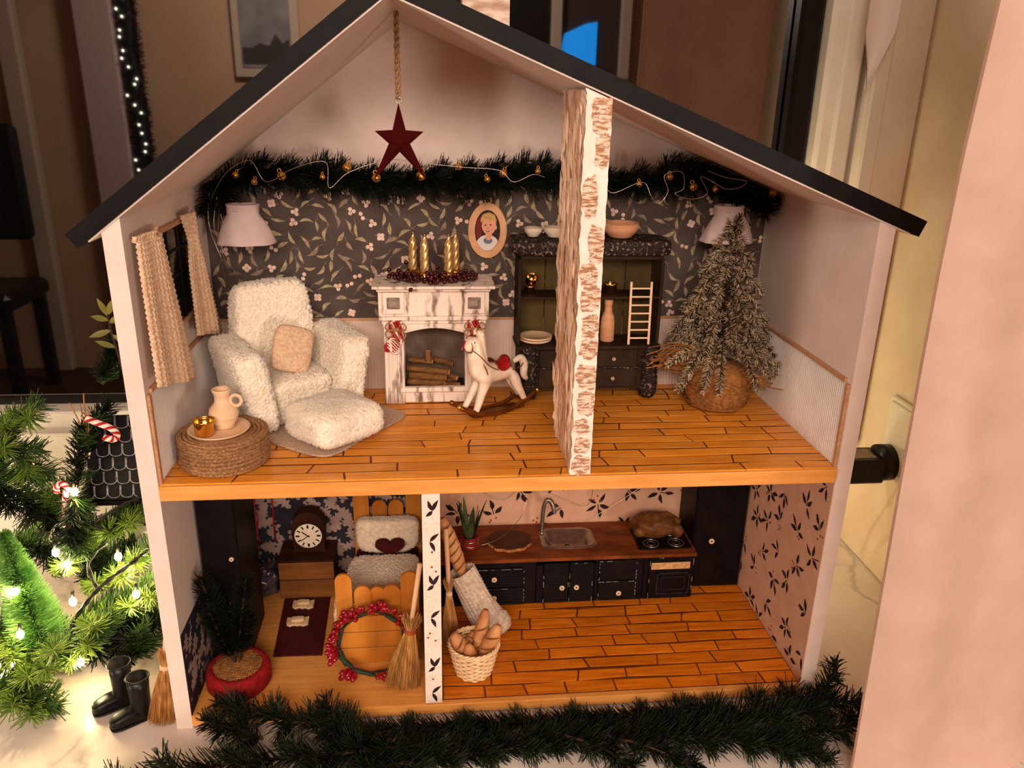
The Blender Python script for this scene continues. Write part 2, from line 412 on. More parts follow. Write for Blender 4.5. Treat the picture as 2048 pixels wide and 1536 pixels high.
for x in (-1.66, -2.35): MB().box((x, -2.965, 0.15), (0.09, 0.06, 2.1), ch=0.01).build('jamb', mat('pale_frame', (170, 150, 132)), t)
MB().box((-2.0, -2.965, 1.24), (0.78, 0.06, 0.1), ch=0.01).build('head', mat('pale_frame', (170, 150, 132)), t)
# white fabric curtain at the right, hanging in front of the niche
cu_t = thing('curtain', 'plain pale pink-white curtain hanging in front of the niche', 'curtain', (0.62, -0.11, -0.3))
mb = MB()
def cfold(u, v):
    z = -0.35 + v * 1.45; x = float(np.interp(z, [-.35, -.005, .15, .30, .41, .52, 1.1], [.505, .4985, .493, .4885, .4865, .490, .505])) + u * 0.34
    return (x, -0.085 - 0.012 * math.sin(u * 9 + .6) - 0.006 * math.sin(u * 21 + v) - 0.02 * u, -0.35 + v * 1.45)
mb.grid(60, 24, cfold); mb.grid(60, 24, lambda u, v: tuple(Vector(cfold(u, v)) + Vector((0, 0.003, 0))))
e0 = [cfold(0, j / 24) for j in range(25)]
mb.add([p for p in e0] + [(p[0], p[1] + 0.003, p[2]) for p in e0], [(i, i + 1, 26 + i, 25 + i) for i in range(24)])
m_ctn = mat('curtain_cotton', (228, 196, 178), (220, 186, 168), 30, 0.85, bump=0.1, bscale=500)
def translucent(m, fac):
    nt = m.node_tree; b = nt.nodes['Principled BSDF']; tr = nt.nodes.new('ShaderNodeBsdfTranslucent'); mx = nt.nodes.new('ShaderNodeMixShader'); mx.inputs[0].default_value = fac
    nt.links.new(b.inputs['Base Color'].links[0].from_socket, tr.inputs['Color']); out = nt.nodes['Material Output']
    nt.links.new(b.outputs[0], mx.inputs[1]); nt.links.new(tr.outputs[0], mx.inputs[2]); nt.links.new(mx.outputs[0], out.inputs['Surface'])
translucent(m_ctn, 0.4)
mb.build('drape', m_ctn, cu_t)

# ================================================================== the dollhouse
house = thing('dollhouse', 'open white wooden dollhouse with dark roof and two furnished storeys', 'dollhouse', (0.25, 0.1, ZS))
m_wallw = mat('white_painted_board', (226, 204, 192), (218, 195, 182), 30, 0.6, bump=0.08, bscale=200)
m_black = mat('black_painted_wood', (20, 16, 15), (13, 10, 10), 60, 0.55, spec=0.12, bump=0.12, bscale=300)
m_pine = mat('golden_pine', (214, 148, 72), (186, 117, 50), 26, 0.4, stretch=(1, 9, 9), detail=5, lo=.3, hi=.75)
m_pine_l = mat('pale_pine', (226, 158, 84), (206, 132, 58), 22, 0.45, stretch=(1, 10, 8), detail=5, lo=.3, hi=.75)
m_burn = mat('burnt_groove', (120, 62, 20), (88, 42, 12), 40, 0.6)
def wall_poly(x0, x1): # side wall, top cut along the roof
    return MB()
mb = MB(); mb.prism([(-T, ZS), (0, ZS), (0, ZE), (-T, roofz(-T))], D + 0.008, lambda u, v, w: (u, w, v)); mb.build('left_wall', m_wallw, house, bev=0.0008)
mb = MB(); mb.prism([(W, ZS), (W + T, ZS), (W + T, roofz(W + T)), (W, ZE)], D + 0.008, lambda u, v, w: (u, w, v)); mb.build('right_wall', m_wallw, house, bev=0.0008)
mb = MB(); mb.prism([(0, ZS), (W, ZS), (W, ZE), (XA, ZA), (0, ZE)], 0.008, lambda u, v, w: (u, D + w, v)); mb.build('back_wall', m_wallw, house)
# roof: dark boards with white lining underneath
def roof_side(x_in, x_tip, th, name, m, o=0.0, y0=-0.002, y1=D + 0.012):
    zi, zt = ZA, roofz(x_tip)
    d = Vector((x_tip - XA, 0, zt - zi)).normalized(); n = Vector((-d.z, 0, d.x)) if d.x > 0 else Vector((d.z, 0, -d.x))
    a = Vector((XA, 0, zi)) + n * o; b_ = Vector((x_tip, 0, zt)) + n * o; kz = th / abs(n.z)
    p = [(a.x, a.z), (b_.x, b_.z), (b_.x + n.x * th, b_.z + n.z * th), (XA, zi + (o + th) / abs(n.z))]
    if o: p[0] = (XA, zi + o / abs(n.z))
    mb = MB(); mb.prism(p, y1 - y0, lambda u, v, w: (u, y0 + w, v)); return mb.build(name, m, house, bev=0.0012 if m is m_black else 0)
roof_side(XA, 0.5285, 0.0114, 'roof_panel', m_black, 0.0005)
roof_side(XA, -0.0265, 0.0110, 'roof_panel', m_black, 0.0005)
roof_side(XA, 0.5225, 0.0010, 'roof_lining', m_wallw, -0.0006, -0.0008)
roof_side(XA, -0.0205, 0.0010, 'roof_lining', m_wallw, -0.0006, -0.0008)
# ragged paper edge along the roof lining
for side, xt in ((1, 0.5225), (-1, -0.0205)):
    mb = MB(); n = 330; rg = np.random.default_rng(5 + side); xs = XA + (xt - XA) * rg.random(n)
    B = np.stack([xs, np.full(n, -0.0012), np.array([roofz(x) for x in xs]) + .0001 + .0005 * rg.random(n)], 1)
    mb.needles(B, np.stack([rg.normal(size=n) * .5, -np.ones(n) * .3, .6 + rg.random(n)], 1), .0006 + .0008 * rg.random(n), .0004, 0, .3)
    mb.build('ragged_edge', m_wallw, house, kind='stuff')
# chimney on the far slope
mb = MB(); zc = roofz(0.235) + 0.008
mb.prism([(0.218, roofz(0.218) + 0.010), (0.252, roofz(0.252) + 0.010), (0.252, 0.60), (0.218, 0.60)], 0.03, lambda u, v, w: (u, 0.10 + w, v))
mb.build('chimney', mat('birch_bark', (226, 204, 186), (176, 138, 116), 60, 0.8, bump=0.6, bscale=120, stretch=(1, 1, 3)), house)
# floors ------------------------------------------------------------------------------------------
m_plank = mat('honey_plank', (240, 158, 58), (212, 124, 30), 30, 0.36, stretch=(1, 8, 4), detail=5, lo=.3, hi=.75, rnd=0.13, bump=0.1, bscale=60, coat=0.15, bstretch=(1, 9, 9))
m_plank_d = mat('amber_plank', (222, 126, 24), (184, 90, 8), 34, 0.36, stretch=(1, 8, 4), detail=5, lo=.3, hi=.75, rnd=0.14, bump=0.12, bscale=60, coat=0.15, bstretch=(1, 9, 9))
up = MB().box((W / 2, D / 2 - 0.0005, (Z1 + Z2) / 2 - 0.0004), (W, D + 0.001, Z2 - Z1 - 0.0008)).build('upper_floor', [m_pine_l], house, bev=0.0006)
lo = MB().box((W / 2, D / 2 - 0.0005, -0.0052), (W, D + 0.001, 0.0088)).build('lower_floor', [m_pine_l], house, bev=0.0006)
gb = MB().box((W / 2, D / 2 + .002, Z2 - 0.0006), (W, D - 0.004, 0.0008)).build('groove_bed', m_burn, up)
gb = MB().box((0.3486, D / 2 + .002, -0.0006), (0.3028, D - 0.004, 0.0008)).build('groove_bed', m_burn, lo)
MB().box((0.0919, D / 2, -0.0005), (0.1838, D, 0.001)).build('plain_board', m_pine_l, lo)
def lay(parent, x0, x1, y0, y1, z, rows, lmin, lmax, jit, gap, m, th=0.0012):
    h = (y1 - y0) / rows
    ed = [[y0 + r * h + (U(-jit, jit) if 0 < r < rows else 0) for _ in range(60)] for r in range(rows + 1)]
    for r in range(rows):
        x = x0; c = []
        while x < x1:
            c.append(x); x += U(lmin, lmax)
        if x1 - c[-1] < lmin * .6: c.pop()
        c.append(x1); sk = [0] + [U(-.0018, .0018) for _ in range(len(c) - 2)] + [0]
        for i in range(len(c) - 1):
            a, b_ = c[i], c[i + 1]; s1, s2 = sk[i], sk[i + 1]
            ya, yb = ed[r][int((a - x0) * 100)], ed[r][int((b_ - x0) * 100)]; yc, yd = ed[r + 1][int((b_ - x0) * 100)], ed[r + 1][int((a - x0) * 100)]
            g = gap / 2 * U(.7, 1.3); e = 0.0007
            q = [(a + g + s1, ya + g), (b_ - g + s2, yb + g), (b_ - g - s2, yc - g), (a + g - s1, yd - g)]
            cxm, cym = sum(p[0] for p in q) / 4, sum(p[1] for p in q) / 4
            zt = z + U(-.00012, .00012)
            vs_ = [(p[0], p[1], z - th) for p in q] + [(p[0], p[1], zt - e * .6) for p in q] + [(p[0] + math.copysign(e, cxm - p[0]), p[1] + math.copysign(e, cym - p[1]), zt) for p in q]
            fs = [(3, 2, 1, 0)] + [(i_, (i_ + 1) % 4, 4 + (i_ + 1) % 4, 4 + i_) for i_ in range(4)] + [(4 + i_, 4 + (i_ + 1) % 4, 8 + (i_ + 1) % 4, 8 + i_) for i_ in range(4)] + [(8, 9, 10, 11)]
            MB().add(vs_, fs).build('plank', m, parent)
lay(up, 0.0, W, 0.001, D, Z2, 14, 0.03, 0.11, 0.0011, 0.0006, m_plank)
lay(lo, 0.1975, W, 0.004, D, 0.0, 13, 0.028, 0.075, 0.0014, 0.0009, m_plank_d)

# walls papers ------------------------------------------------------------------------------------
def leaf(cx, cy, a, L, w, bend=0.0, n=5):
    p = []; ca, sa = math.cos(a), math.sin(a)
    for s, rng in ((1, range(n + 1)), (-1, range(n - 1, 0, -1))):
        for i in rng:
            t = i / n; u = t * L; v = s * w * math.sin(PI * t ** .8) + bend * L * math.sin(PI * t)
            p.append((cx + u * ca - v * sa, cy + u * sa + v * ca))
    return p
def disc(cx, cy, r, n=9): return [(cx + r * math.cos(2 * PI * i / n), cy + r * math.sin(2 * PI * i / n)) for i in range(n)]
def stroke(x0, y0, x1, y1, w):
    d = math.hypot(x1 - x0, y1 - y0) + 1e-9; nx, ny = -(y1 - y0) / d * w, (x1 - x0) / d * w
    return [(x0 + nx, y0 + ny), (x0 - nx, y0 - ny), (x1 - nx, y1 - ny), (x1 + nx, y1 + ny)]
m_wp = mat('slate_wallpaper', (86, 74, 68), (74, 63, 58), 40, 0.85, spec=0.05)
m_lf = mat('khaki_leaf_print', (178, 160, 126), (140, 122, 94), 260, 0.85, spec=.05)
m_lf2 = mat('grey_leaf_print', (158, 136, 116), (122, 104, 90), 260, 0.85, spec=.05)
m_br = mat('berry_print', (232, 200, 180), (204, 166, 148), 300, 0.8)
ytop = lambda x: min(0.402, roofz(x) - 0.0005)
def paper_points(n, x0, x1, z0, z1, dmin):
    P = []; tries = 0
    while len(P) < n and tries < 9000:
        tries += 1; p = (U(x0, x1), U(z0, z1))
        if all((p[0] - q[0]) ** 2 + (p[1] - q[1]) ** 2 > dmin * dmin for q in P): P.append(p)
    return P
mb = MB(); fr0 = lambda u, v: (u, D - 0.0006, v)
mb.prism([(0.0004, 0.27), (W - .0004, 0.27), (W - .0004, roofz(W) - .001), (0.47, ytop(0.47)), (0.03, 0.402), (0.0004, 0.388)], 0.0006, lambda u, v, w: (u, D - 0.0006 + w, v))
def clipok(p, x0, x1, z0, z1f): return all(x0 < q[0] < x1 and z0 < q[1] < z1f(q[0]) for q in p)
OFFC = [0]
def put(mb, poly, fr, mi, chk):
    if not chk(poly): return
    OFFC[0] += 1; a = Vector(fr(0, 0)); e = (Vector(fr(1, 0)) - a).cross(Vector(fr(0, 1)) - a).normalized()
    if (Vector((.194, -.53, .467)) - a).dot(e) < 0: e = -e
    k = (OFFC[0] % 400) * 4e-7
    mb.flat(poly, lambda u, v: tuple(Vector(fr(u, v)) + e * k), mi)
chk = lambda p: clipok(p, 0.001, W - .001, 0.271, lambda x: ytop(x) - .002)
fr = lambda u, v: (u, D - 0.00075, v); fr2 = lambda u, v: (u, D - 0.00085, v)
for (cx, cz) in paper_points(560, 0.002, 0.498, 0.271, 0.401, 0.0088):
    a0 = U(0, 2 * PI)
    if random.random() < .26:
        k = random.choice((2, 3, 3, 4))
        for i in range(k): put(mb, disc(cx + .0021 * math.cos(a0 + i * 2 * PI / k), cz + .0021 * math.sin(a0 + i * 2 * PI / k), .0018, 11), fr2, 3, chk)
        put(mb, stroke(cx, cz, cx + .006 * math.cos(a0 + .5), cz + .006 * math.sin(a0 + .5), .00016), fr, 2, chk)
    else:
        L = U(.0098, .0138); bd = random.choice((-1, 1)) * U(.04, .20)
        x, z = cx - L / 2 * math.cos(a0), cz - L / 2 * math.sin(a0)
        put(mb, leaf(x, z, a0, L, U(.0013, .0019), bd, 8), fr, random.choice((1, 1, 2)), chk)
        ab = a0 + U(-.7, .7); put(mb, stroke(x, z, x - .0045 * math.cos(ab), z - .0045 * math.sin(ab), .00018), fr, 2, chk)
mb.build('mistletoe_wallpaper', [m_wp, m_lf, m_lf2, m_br], house, label='dark wallpaper printed with mistletoe leaves and pale berries')
# kitchen paper: cream with dark sprigs
m_kp = mat('cream_wallpaper', (204, 156, 126), (194, 146, 116), 60, 0.8)
m_kl = mat('dark_sprig_print', (52, 36, 38), (40, 27, 30), 120, 0.85, spec=0.05)
m_kr = mat('red_berry_print', (150, 62, 58), None, rough=.8)
def sprig(mb, cx, cz, s, fr, chk, a0=None, fb=None):
    a0 = U(0, 6.28) if a0 is None else a0; fb = fb or fr
    put(mb, stroke(cx, cz, cx + s * .9 * math.cos(a0), cz + s * .9 * math.sin(a0), s * .03), fr, 1, chk)
    for i, da in enumerate((0, .9, -1.0, 2.3, -2.4)[:random.choice((3, 4, 5))]):
        a = a0 + da + U(-.2, .2); r = s * (.35 if i == 0 else .12)
        put(mb, leaf(cx + r * math.cos(a), cz + r * math.sin(a), a, s * U(.65, .85), s * U(.11, .16), U(-.1, .1)), fr, 1, chk)
    for i in range(random.choice((0, 2, 3))):
        a = a0 + PI + U(-.8, .8); put(mb, disc(cx + s * (.3 + .16 * i) * math.cos(a), cz + s * (.3 + .16 * i) * math.sin(a), s * .075), fb, 2, chk)
def sprig_paper(x0, x1, z0, z1, fr3, name, n, dm, s, dots=0, off=0.0002):
    mb = MB(); mb.prism([(x0, z0), (x1, z0), (x1, z1), (x0, z1)], 0.0005, lambda u, v, w: fr3(u, v, w))
    chk = lambda p: clipok(p, x0 + .0003, x1 - .0003, z0 + .0003, lambda x: z1 - .0003)
    for (a, b_) in paper_points(n, x0, x1, z0, z1, dm): sprig(mb, a, b_, s, lambda u, v: fr3(u, v, 0.0005 + off), chk, fb=lambda u, v: fr3(u, v, 0.0006 + off))
    for _ in range(dots): put(mb, disc(U(x0, x1), U(z0, z1), .00028, 5), lambda u, v: fr3(u, v, 0.0005 + off), 1, chk)
    return mb.build(name, [m_kp, m_kl, m_kr], house)
sprig_paper(0.1974, W - .0003, 0.0, Z1 - .0003, lambda u, v, w: (u, D - w, v), 'sprig_wallpaper', 50, 0.027, 0.0155)
sprig_paper(0.0004, D - .0004, 0.0, Z1 - .0003, lambda u, v, w: (W - w, u, v), 'sprig_wallpaper', 44, 0.0245, 0.0140, 160)
# divider between the lower rooms, papered
XD, TD = 0.1838, 0.0134
MB().box((XD + TD / 2, D / 2 + .001, Z1 / 2), (TD - .001, D - .004, Z1 - .0004)).build('divider_wall', m_kp, house)
mb = MB(); mb.prism([(XD, 0.0002), (XD + TD, 0.0002), (XD + TD, Z1 - .0002), (XD, Z1 - .0002)], 0.0016, lambda u, v, w: (u, 0.0008 - w + .0012, v))
chk = lambda p: clipok(p, XD + .0003, XD + TD - .0003, 0.001, lambda x: Z1 - .002)
for i, z in enumerate((0.010, 0.036, 0.082, 0.112, 0.150, 0.176)):
    sg = 1 if i % 2 else -1
    for da, L in ((.15, .0100), (.95, .0095), (-1.0, .0100), (2.9, .007)): put(mb, leaf(XD + TD / 2 + sg * .0012, z, PI / 2 + sg * .6 + da * sg - 1.2, L, .0015, .05), lambda u, v: (u, 0.0002, v), 1, chk)
for z in (0.024, 0.061, 0.064, 0.068, 0.124, 0.128, 0.141): put(mb, disc(XD + TD / 2 + U(-.004, .005), z, .0009), lambda u, v: (u, 0.0002, v), 2, chk)
for _ in range(120): put(mb, disc(U(XD, XD + TD), U(0, Z1), .00025, 5), lambda u, v: (u, 0.0002, v), 1, chk)
mb.build('divider_edge', [mat('cream_paper_edge', (232, 212, 196), (224, 202, 186), 60, 0.75), m_kl, m_kr], house, label='papered front edge printed with leaf sprigs and berries')
# holly paper in the lower left room
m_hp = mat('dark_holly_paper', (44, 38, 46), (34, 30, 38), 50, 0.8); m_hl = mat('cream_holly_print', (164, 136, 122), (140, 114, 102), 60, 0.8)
def holly(cx, cy, a, L, w):
    p = []; ca, sa = math.cos(a), math.sin(a)
    for s, seq in ((1, range(0, 9)), (-1, range(7, 0, -1))):
        for i in seq:
            t = i / 8; v = s * w * math.sin(PI * t) * (1.5 if i % 2 else .5) if 0 < i < 8 else 0
            p.append((cx + (t - .5) * L * ca - v * sa, cy + (t - .5) * L * sa + v * ca))
    return p
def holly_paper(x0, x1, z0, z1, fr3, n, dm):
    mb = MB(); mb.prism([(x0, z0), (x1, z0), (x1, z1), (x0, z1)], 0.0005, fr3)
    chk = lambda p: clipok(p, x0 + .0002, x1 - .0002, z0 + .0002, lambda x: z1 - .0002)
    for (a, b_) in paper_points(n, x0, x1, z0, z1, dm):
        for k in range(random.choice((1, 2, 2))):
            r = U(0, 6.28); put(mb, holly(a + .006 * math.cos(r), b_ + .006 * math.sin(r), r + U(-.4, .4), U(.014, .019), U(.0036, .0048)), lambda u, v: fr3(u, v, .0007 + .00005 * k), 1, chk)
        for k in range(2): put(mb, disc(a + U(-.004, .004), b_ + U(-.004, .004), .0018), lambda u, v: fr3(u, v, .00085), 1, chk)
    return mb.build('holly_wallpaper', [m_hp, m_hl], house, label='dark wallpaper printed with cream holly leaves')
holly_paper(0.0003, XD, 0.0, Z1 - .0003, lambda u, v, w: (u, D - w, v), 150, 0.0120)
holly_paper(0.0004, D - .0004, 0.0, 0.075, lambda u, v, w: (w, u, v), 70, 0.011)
# wainscot of corrugated card with wooden trim, upper room
m_wc = mat('pink_grey_card', (214, 186, 168), (204, 174, 156), 50, 0.75)
m_wcw = mat('white_card', (232, 218, 208), (224, 208, 198), 50, 0.75)
m_trim = mat('raw_wood_trim', (196, 146, 106), (176, 126, 88), 60, 0.6, stretch=(1, 6, 6))
def wains(name, L, h, fr3, m, pitch=0.0029, wob=0.0):
    mb = MB(); n = int(L / pitch) * 4; vs_ = []; fs = []
    for i in range(n + 1):
        u = L * i / n; w = 0.0009 + .0005 * math.cos(2 * PI * i / 4)
        vs_ += [fr3(u, 0, w), fr3(u, h + U(-wob, wob), w), fr3(u, h, 0)]
    for i in range(n): fs += [(i * 3, i * 3 + 3, i * 3 + 4, i * 3 + 1), (i * 3 + 1, i * 3 + 4, i * 3 + 5, i * 3 + 2)]
    mb.add(vs_, fs, 0, True); return mb.build(name, m, house)
WZ = 0.2695
wains('back_wainscot', W, WZ - Z2, lambda u, v, w: (u, D - .0001 - w, Z2 + v), m_wc)
MB().box((W / 2, D - .0012, WZ + .001), (W - .002, .0022, .0022), ch=.0003).build('wainscot_trim', m_trim, house)
wains('right_wainscot', D - .006, WZ - Z2, lambda u, v, w: (W - .0001 - w, .006 + u, Z2 + v), m_wcw)
MB().box((W - .0012, D / 2 + .003, WZ + .0015), (.0022, D - .008, .0032), ch=.0004).build('wainscot_trim', m_trim, house)
MB().box((W - .0012, .0036, (WZ + Z2) / 2), (.0022, .0042, WZ - Z2), ch=.0004).build('wainscot_trim', m_trim, house)
wains('left_wainscot', D - .006, WZ - Z2, lambda u, v, w: (.0001 + w, .006 + u, Z2 + v), m_wcw)
MB().box((.0012, D / 2 + .003, WZ + .0015), (.0022, D - .008, .0032), ch=.0004).build('wainscot_trim', m_trim, house)
MB().box((.0012, .0036, (WZ + Z2) / 2 - .003), (.0022, .0042, WZ - Z2 + .006), ch=.0004).build('wainscot_trim', m_trim, house)
# little window in the left wall
wz0, wz1, wy0, wy1 = 0.296, 0.370, 0.052, 0.130
dw = MB().box((0.0008, (wy0 + wy1) / 2, (wz0 + wz1) / 2), (0.0016, wy1 - wy0, wz1 - wz0)).build('house_window', mat('black_pane', (10, 8, 8), None, rough=.15), house)
for y in (wy0, wy1): MB().box((.0018, y, (wz0 + wz1) / 2), (.0036, .0034, wz1 - wz0 + .0034), ch=.0005).build('window_frame', m_trim, dw)
for z in (wz0, wz1): MB().box((.0018, (wy0 + wy1) / 2, z), (.0036, wy1 - wy0 + .0034, .0034), ch=.0005).build('window_frame', m_trim, dw)
for i in range(1, 3): MB().box((.0019, wy0 + (wy1 - wy0) * i / 3, (wz0 + wz1) / 2), (.0016, .0018, wz1 - wz0), ch=.0003).build('muntin', m_black, dw)
for i in range(1, 4): MB().box((.0019, (wy0 + wy1) / 2, wz0 + (wz1 - wz0) * i / 4), (.0016, wy1 - wy0, .0018), ch=.0003).build('muntin', m_black, dw)
# birch bark partition of the upper room
xb0, xb1, yb1 = 0.2948, 0.3078, 0.088
m_bark = mat('peeling_bark', (228, 194, 166), (186, 140, 108), 70, 0.85, bump=0.9, bscale=90, stretch=(1, 1, .28), lo=.4, hi=.6)
m_bark_f = mat('white_birch_bark', (240, 222, 208), (230, 208, 192), 40, 0.75, bump=0.3, bscale=160)
m_bark_s = mat('brown_birch_scar', (232, 202, 178), (168, 118, 86), 240, 0.85, bump=1.0, bscale=300, stretch=(.6, 1, 2.4), lo=.42, hi=.56, detail=6)
bk = MB(); zt = lambda x: roofz(x) - .0016
def barkx(v, y): return noise.noise(Vector((1.3, y * 90, v * 26))) * .0016 + noise.noise(Vector((7, y * 260, v * 60))) * .0010
nv, ny = 90, 26; vs_ = []; fs = []
for j in range(nv + 1):
    v = j / nv; z = Z2 + (zt(xb0) - Z2) * v
    for i in range(ny + 1):
        y = .0005 + (yb1) * i / ny; vs_.append((xb0 - .0012 + barkx(v, y) - (.002 * v), y, z))
for j in range(nv):
    for i in range(ny): a = j * (ny + 1) + i; fs.append((a, a + ny + 1, a + ny + 2, a + 1))
bk.add(vs_, fs, 0, False)
vs_ = []; fs = []; nx = 14
for j in range(nv + 1):
    v = j / nv
    for i in range(nx + 1):
        u = i / nx; x = xb0 - .0012 - .002 * v + (xb1 - xb0 + .0016 + .0028 * v) * u; z = Z2 + (zt(x) - Z2) * v
        if i == nx: x += noise.noise(Vector((3, 1, z * 120))) * .0007
        if i == 0: x += barkx(v, .0005)
        vs_.append((x, .0005 + noise.noise(Vector((x * 300, 2, z * 200))) * .0004, z))
for j in range(nv):
    for i in range(nx): a = j * (nx + 1) + i; fs.append((a, a + 1, a + nx + 2, a + nx + 1))
bk.add(vs_, fs, 1, False)
bk.prism([(xb0 + .001, Z2), (xb1, Z2), (xb1 + .0012, zt(xb1 + .0012)), (xb0 - .0015, zt(xb0 - .0015))], yb1 - .001, lambda u, v, w: (u, .0012 + w, v), 1)
birch = bk.build('birch_partition', [m_bark, m_bark_f], house, label='peeling birch bark partition wall')
for z, h, u0, u1 in ((.456, .022, .30, 1.0), (.433, .018, .45, 1.0), (.404, .024, .05, .62), (.372, .022, .38, 1.0), (.352, .014, .10, .75), (.336, .016, .15, .98), (.316, .014, .22, .96), (.300, .012, .2, .98), (.279, .016, .12, 1.0), (.259, .016, .2, .98), (.241, .010, .1, .8), (.226, .013, .15, .85), (.210, .012, .05, .9)):
    vv = (z - Z2) / (ZE + .07 - Z2); xl = xb0 - .0012 - .002 * vv; ww = xb1 - xb0 + .0016 + .0028 * vv
    mb = MB(); P = []; n = 44
    for i in range(n):
        t_ = 2 * PI * i / n; c_, s_ = math.cos(t_), math.sin(t_); q = Vector((c_ * 1.6, s_ * 1.6, z * 70)); k = 1 + .30 * noise.noise(q) + .18 * noise.noise(q * 3.1) + .10 * noise.noise(q * 8)
        x = xl + ww * ((u0 + u1) / 2 + (u1 - u0) / 2 * 1.08 * k * math.copysign(abs(c_) ** .7, c_)); P.append((min(xl + ww * .995, max(xl + .0002, x)), min(roofz(.3) - .004, z + h * .56 * k * math.copysign(abs(s_) ** .8, s_))))
    mb.prism(P, .0005, lambda u, v, w: (u, .0003 - w - .0002 * abs(noise.noise(Vector((u * 700, v * 700, 0)))), v), 0, mi_side=0)
    for r_ in range(5):
        zz = z + h * U(-.42, .46); wd = math.sqrt(max(.1, 1 - ((zz - z) / (h * .56)) ** 2)); x0 = xl + ww * (u0 + (u1 - u0) * U(0, .35)); x1 = xl + ww * min(.98, u1 - (u1 - u0) * U(0, .3)); pts2 = [(x0 + (x1 - x0) * i / 12, -.0004, min(roofz(.3) - .004, zz + .0022 * noise.noise(Vector((i * .5, zz * 300, 5))) + .0014 * math.sin(PI * i / 12))) for i in range(13)]
        mb.tube(pts2, [.0001] + [U(.0002, .0007) for _ in range(11)] + [.0001], 5, 1 if r_ % 2 else 0)
    mb.build('bark_scar', [m_bark_s, m_bark_f], birch, kind='stuff')
rg = np.random.default_rng(11); mb = MB()
for _ in range(150):
    y = U(.001, yb1); z = U(Z2 + .004, .462); h = U(.006, .03); w_ = U(.0008, .003)
    if z + h > zt(xb0) - .001: continue
    x = xb0 - .002 - .002 * ((z - Z2) / .27) - U(0, .0012)
    mb.add([(x, y, z), (x - U(.0003, .0014), y + w_, z + h * .3), (x - U(0, .0012), y + w_ * U(.2, 1), z + h), (x + .0006, y - .0006, z + h * .6)], [(0, 1, 2, 3)])
mb.build('bark_flake', m_bark, birch, kind='stuff')
# ================================================================== fir foliage helper
m_fir_d = mat('dark_fir_needle', (22, 28, 14), (12, 16, 9), 90, 0.5, spec=0.15)
m_fir = mat('green_fir_needle', (74, 102, 44), (48, 74, 30), 60, 0.45)
m_fir_y = mat('fresh_fir_needle', (128, 148, 56), (92, 120, 42), 50, 0.45)
m_twig = mat('brown_twig', (70, 46, 28), (50, 32, 20), 120, 0.8)
def needle_run(mb, path, L, dens, w, rg, mi=0, fwd=0.75, flat=0.75, tipf=1.0, up=(0, 0, 1)):
    """needles all around a twig path"""
    P = np.array([tuple(p) for p in path]); seg = np.linalg.norm(np.diff(P, axis=0), axis=1); cum = np.concatenate([[0], np.cumsum(seg)])
    N = max(6, int(cum[-1] * dens)); t = np.sort(rg.random(N)) * cum[-1]
    B = np.stack([np.interp(t, cum, P[:, k]) for k in range(3)], 1)
    Dn = np.stack([np.interp(np.minimum(t + .001, cum[-1]), cum, P[:, k]) - np.interp(np.maximum(t - .001, 0), cum, P[:, k]) for k in range(3)], 1)
    Dn /= np.linalg.norm(Dn, axis=1, keepdims=True) + 1e-9
    u0 = np.array(up, float); s = np.cross(Dn, u0); s /= np.linalg.norm(s, axis=1, keepdims=True) + 1e-9; u = np.cross(s, Dn)
    a = rg.random(N) * 2 * PI
    Dr = s * np.cos(a)[:, None] + u * (np.sin(a) * flat + .12)[:, None] + Dn * (fwd * (.7 + .6 * rg.random(N)))[:, None]
    end = 1 - .45 * np.clip((t / cum[-1] - .75) / .25, 0, 1)
    mb.needles(B, Dr, L * (.75 + .5 * rg.random(N)) * end * tipf, w, mi)
def fir_branch(name, label, group, pts, L=0.014, dens=2600, w=0.00055, nside=6, slen=0.05, mats=None, seed=1, stem_r=0.0013, spread=0.9, droop=0.0, cat='fir branch', zmin=None, flat=0.75, up=(0, 0, 1), fwd=.75, yaxis=None):
    rg = np.random.default_rng(seed); rnd = random.Random(seed)
    mats = mats or [m_fir, m_fir_y]
    path = spline(pts, 8); t = thing(name, label, cat, tuple(path[0]), group=group)
    st = MB(); st.tube(path, [stem_r * (1 - .6 * i / len(path)) for i in range(len(path))], 6); st.build('stem', m_twig, t)
    nb = MB(); needle_run(nb, path, L, dens, w, rg, 0, flat=flat, up=up, fwd=fwd)
    tw = MB()
    for k in range(nside):
        f = (k + .6) / (nside + .6); i = int(f * (len(path) - 2)); p = path[i]; d = (path[i + 1] - path[i]).normalized()
        s, u, _ = frame(d, up); sd = 1 if k % 2 else -1
        dr = (d * (1.0) + s * sd * spread + u * rnd.uniform(-.12, .2)).normalized(); l = slen * (1 - .55 * f) * rnd.uniform(.8, 1.15)
        q = [p + dr * l * j / 5 + Vector(up) * (-droop * (j / 5) ** 2 * l) for j in range(6)]
        if zmin is not None:
            for v in q: v.z = max(v.z, zmin)
        tw.tube(q, [stem_r * .55 * (1 - .12 * j) for j in range(6)], 5); needle_run(nb, q, L * .95, dens, w, rg, k % len(mats), flat=flat, up=up, fwd=fwd)
    if zmin is not None: nb.v = [(a, b_, max(c, zmin - .002)) for a, b_, c in nb.v]
    if yaxis is not None: nb.v = [(a, min(b_, yaxis), c) for a, b_, c in nb.v]
    if nside: tw.build('twig', m_twig, t)
    nb.build('needles', mats, t, kind='stuff')
    return t

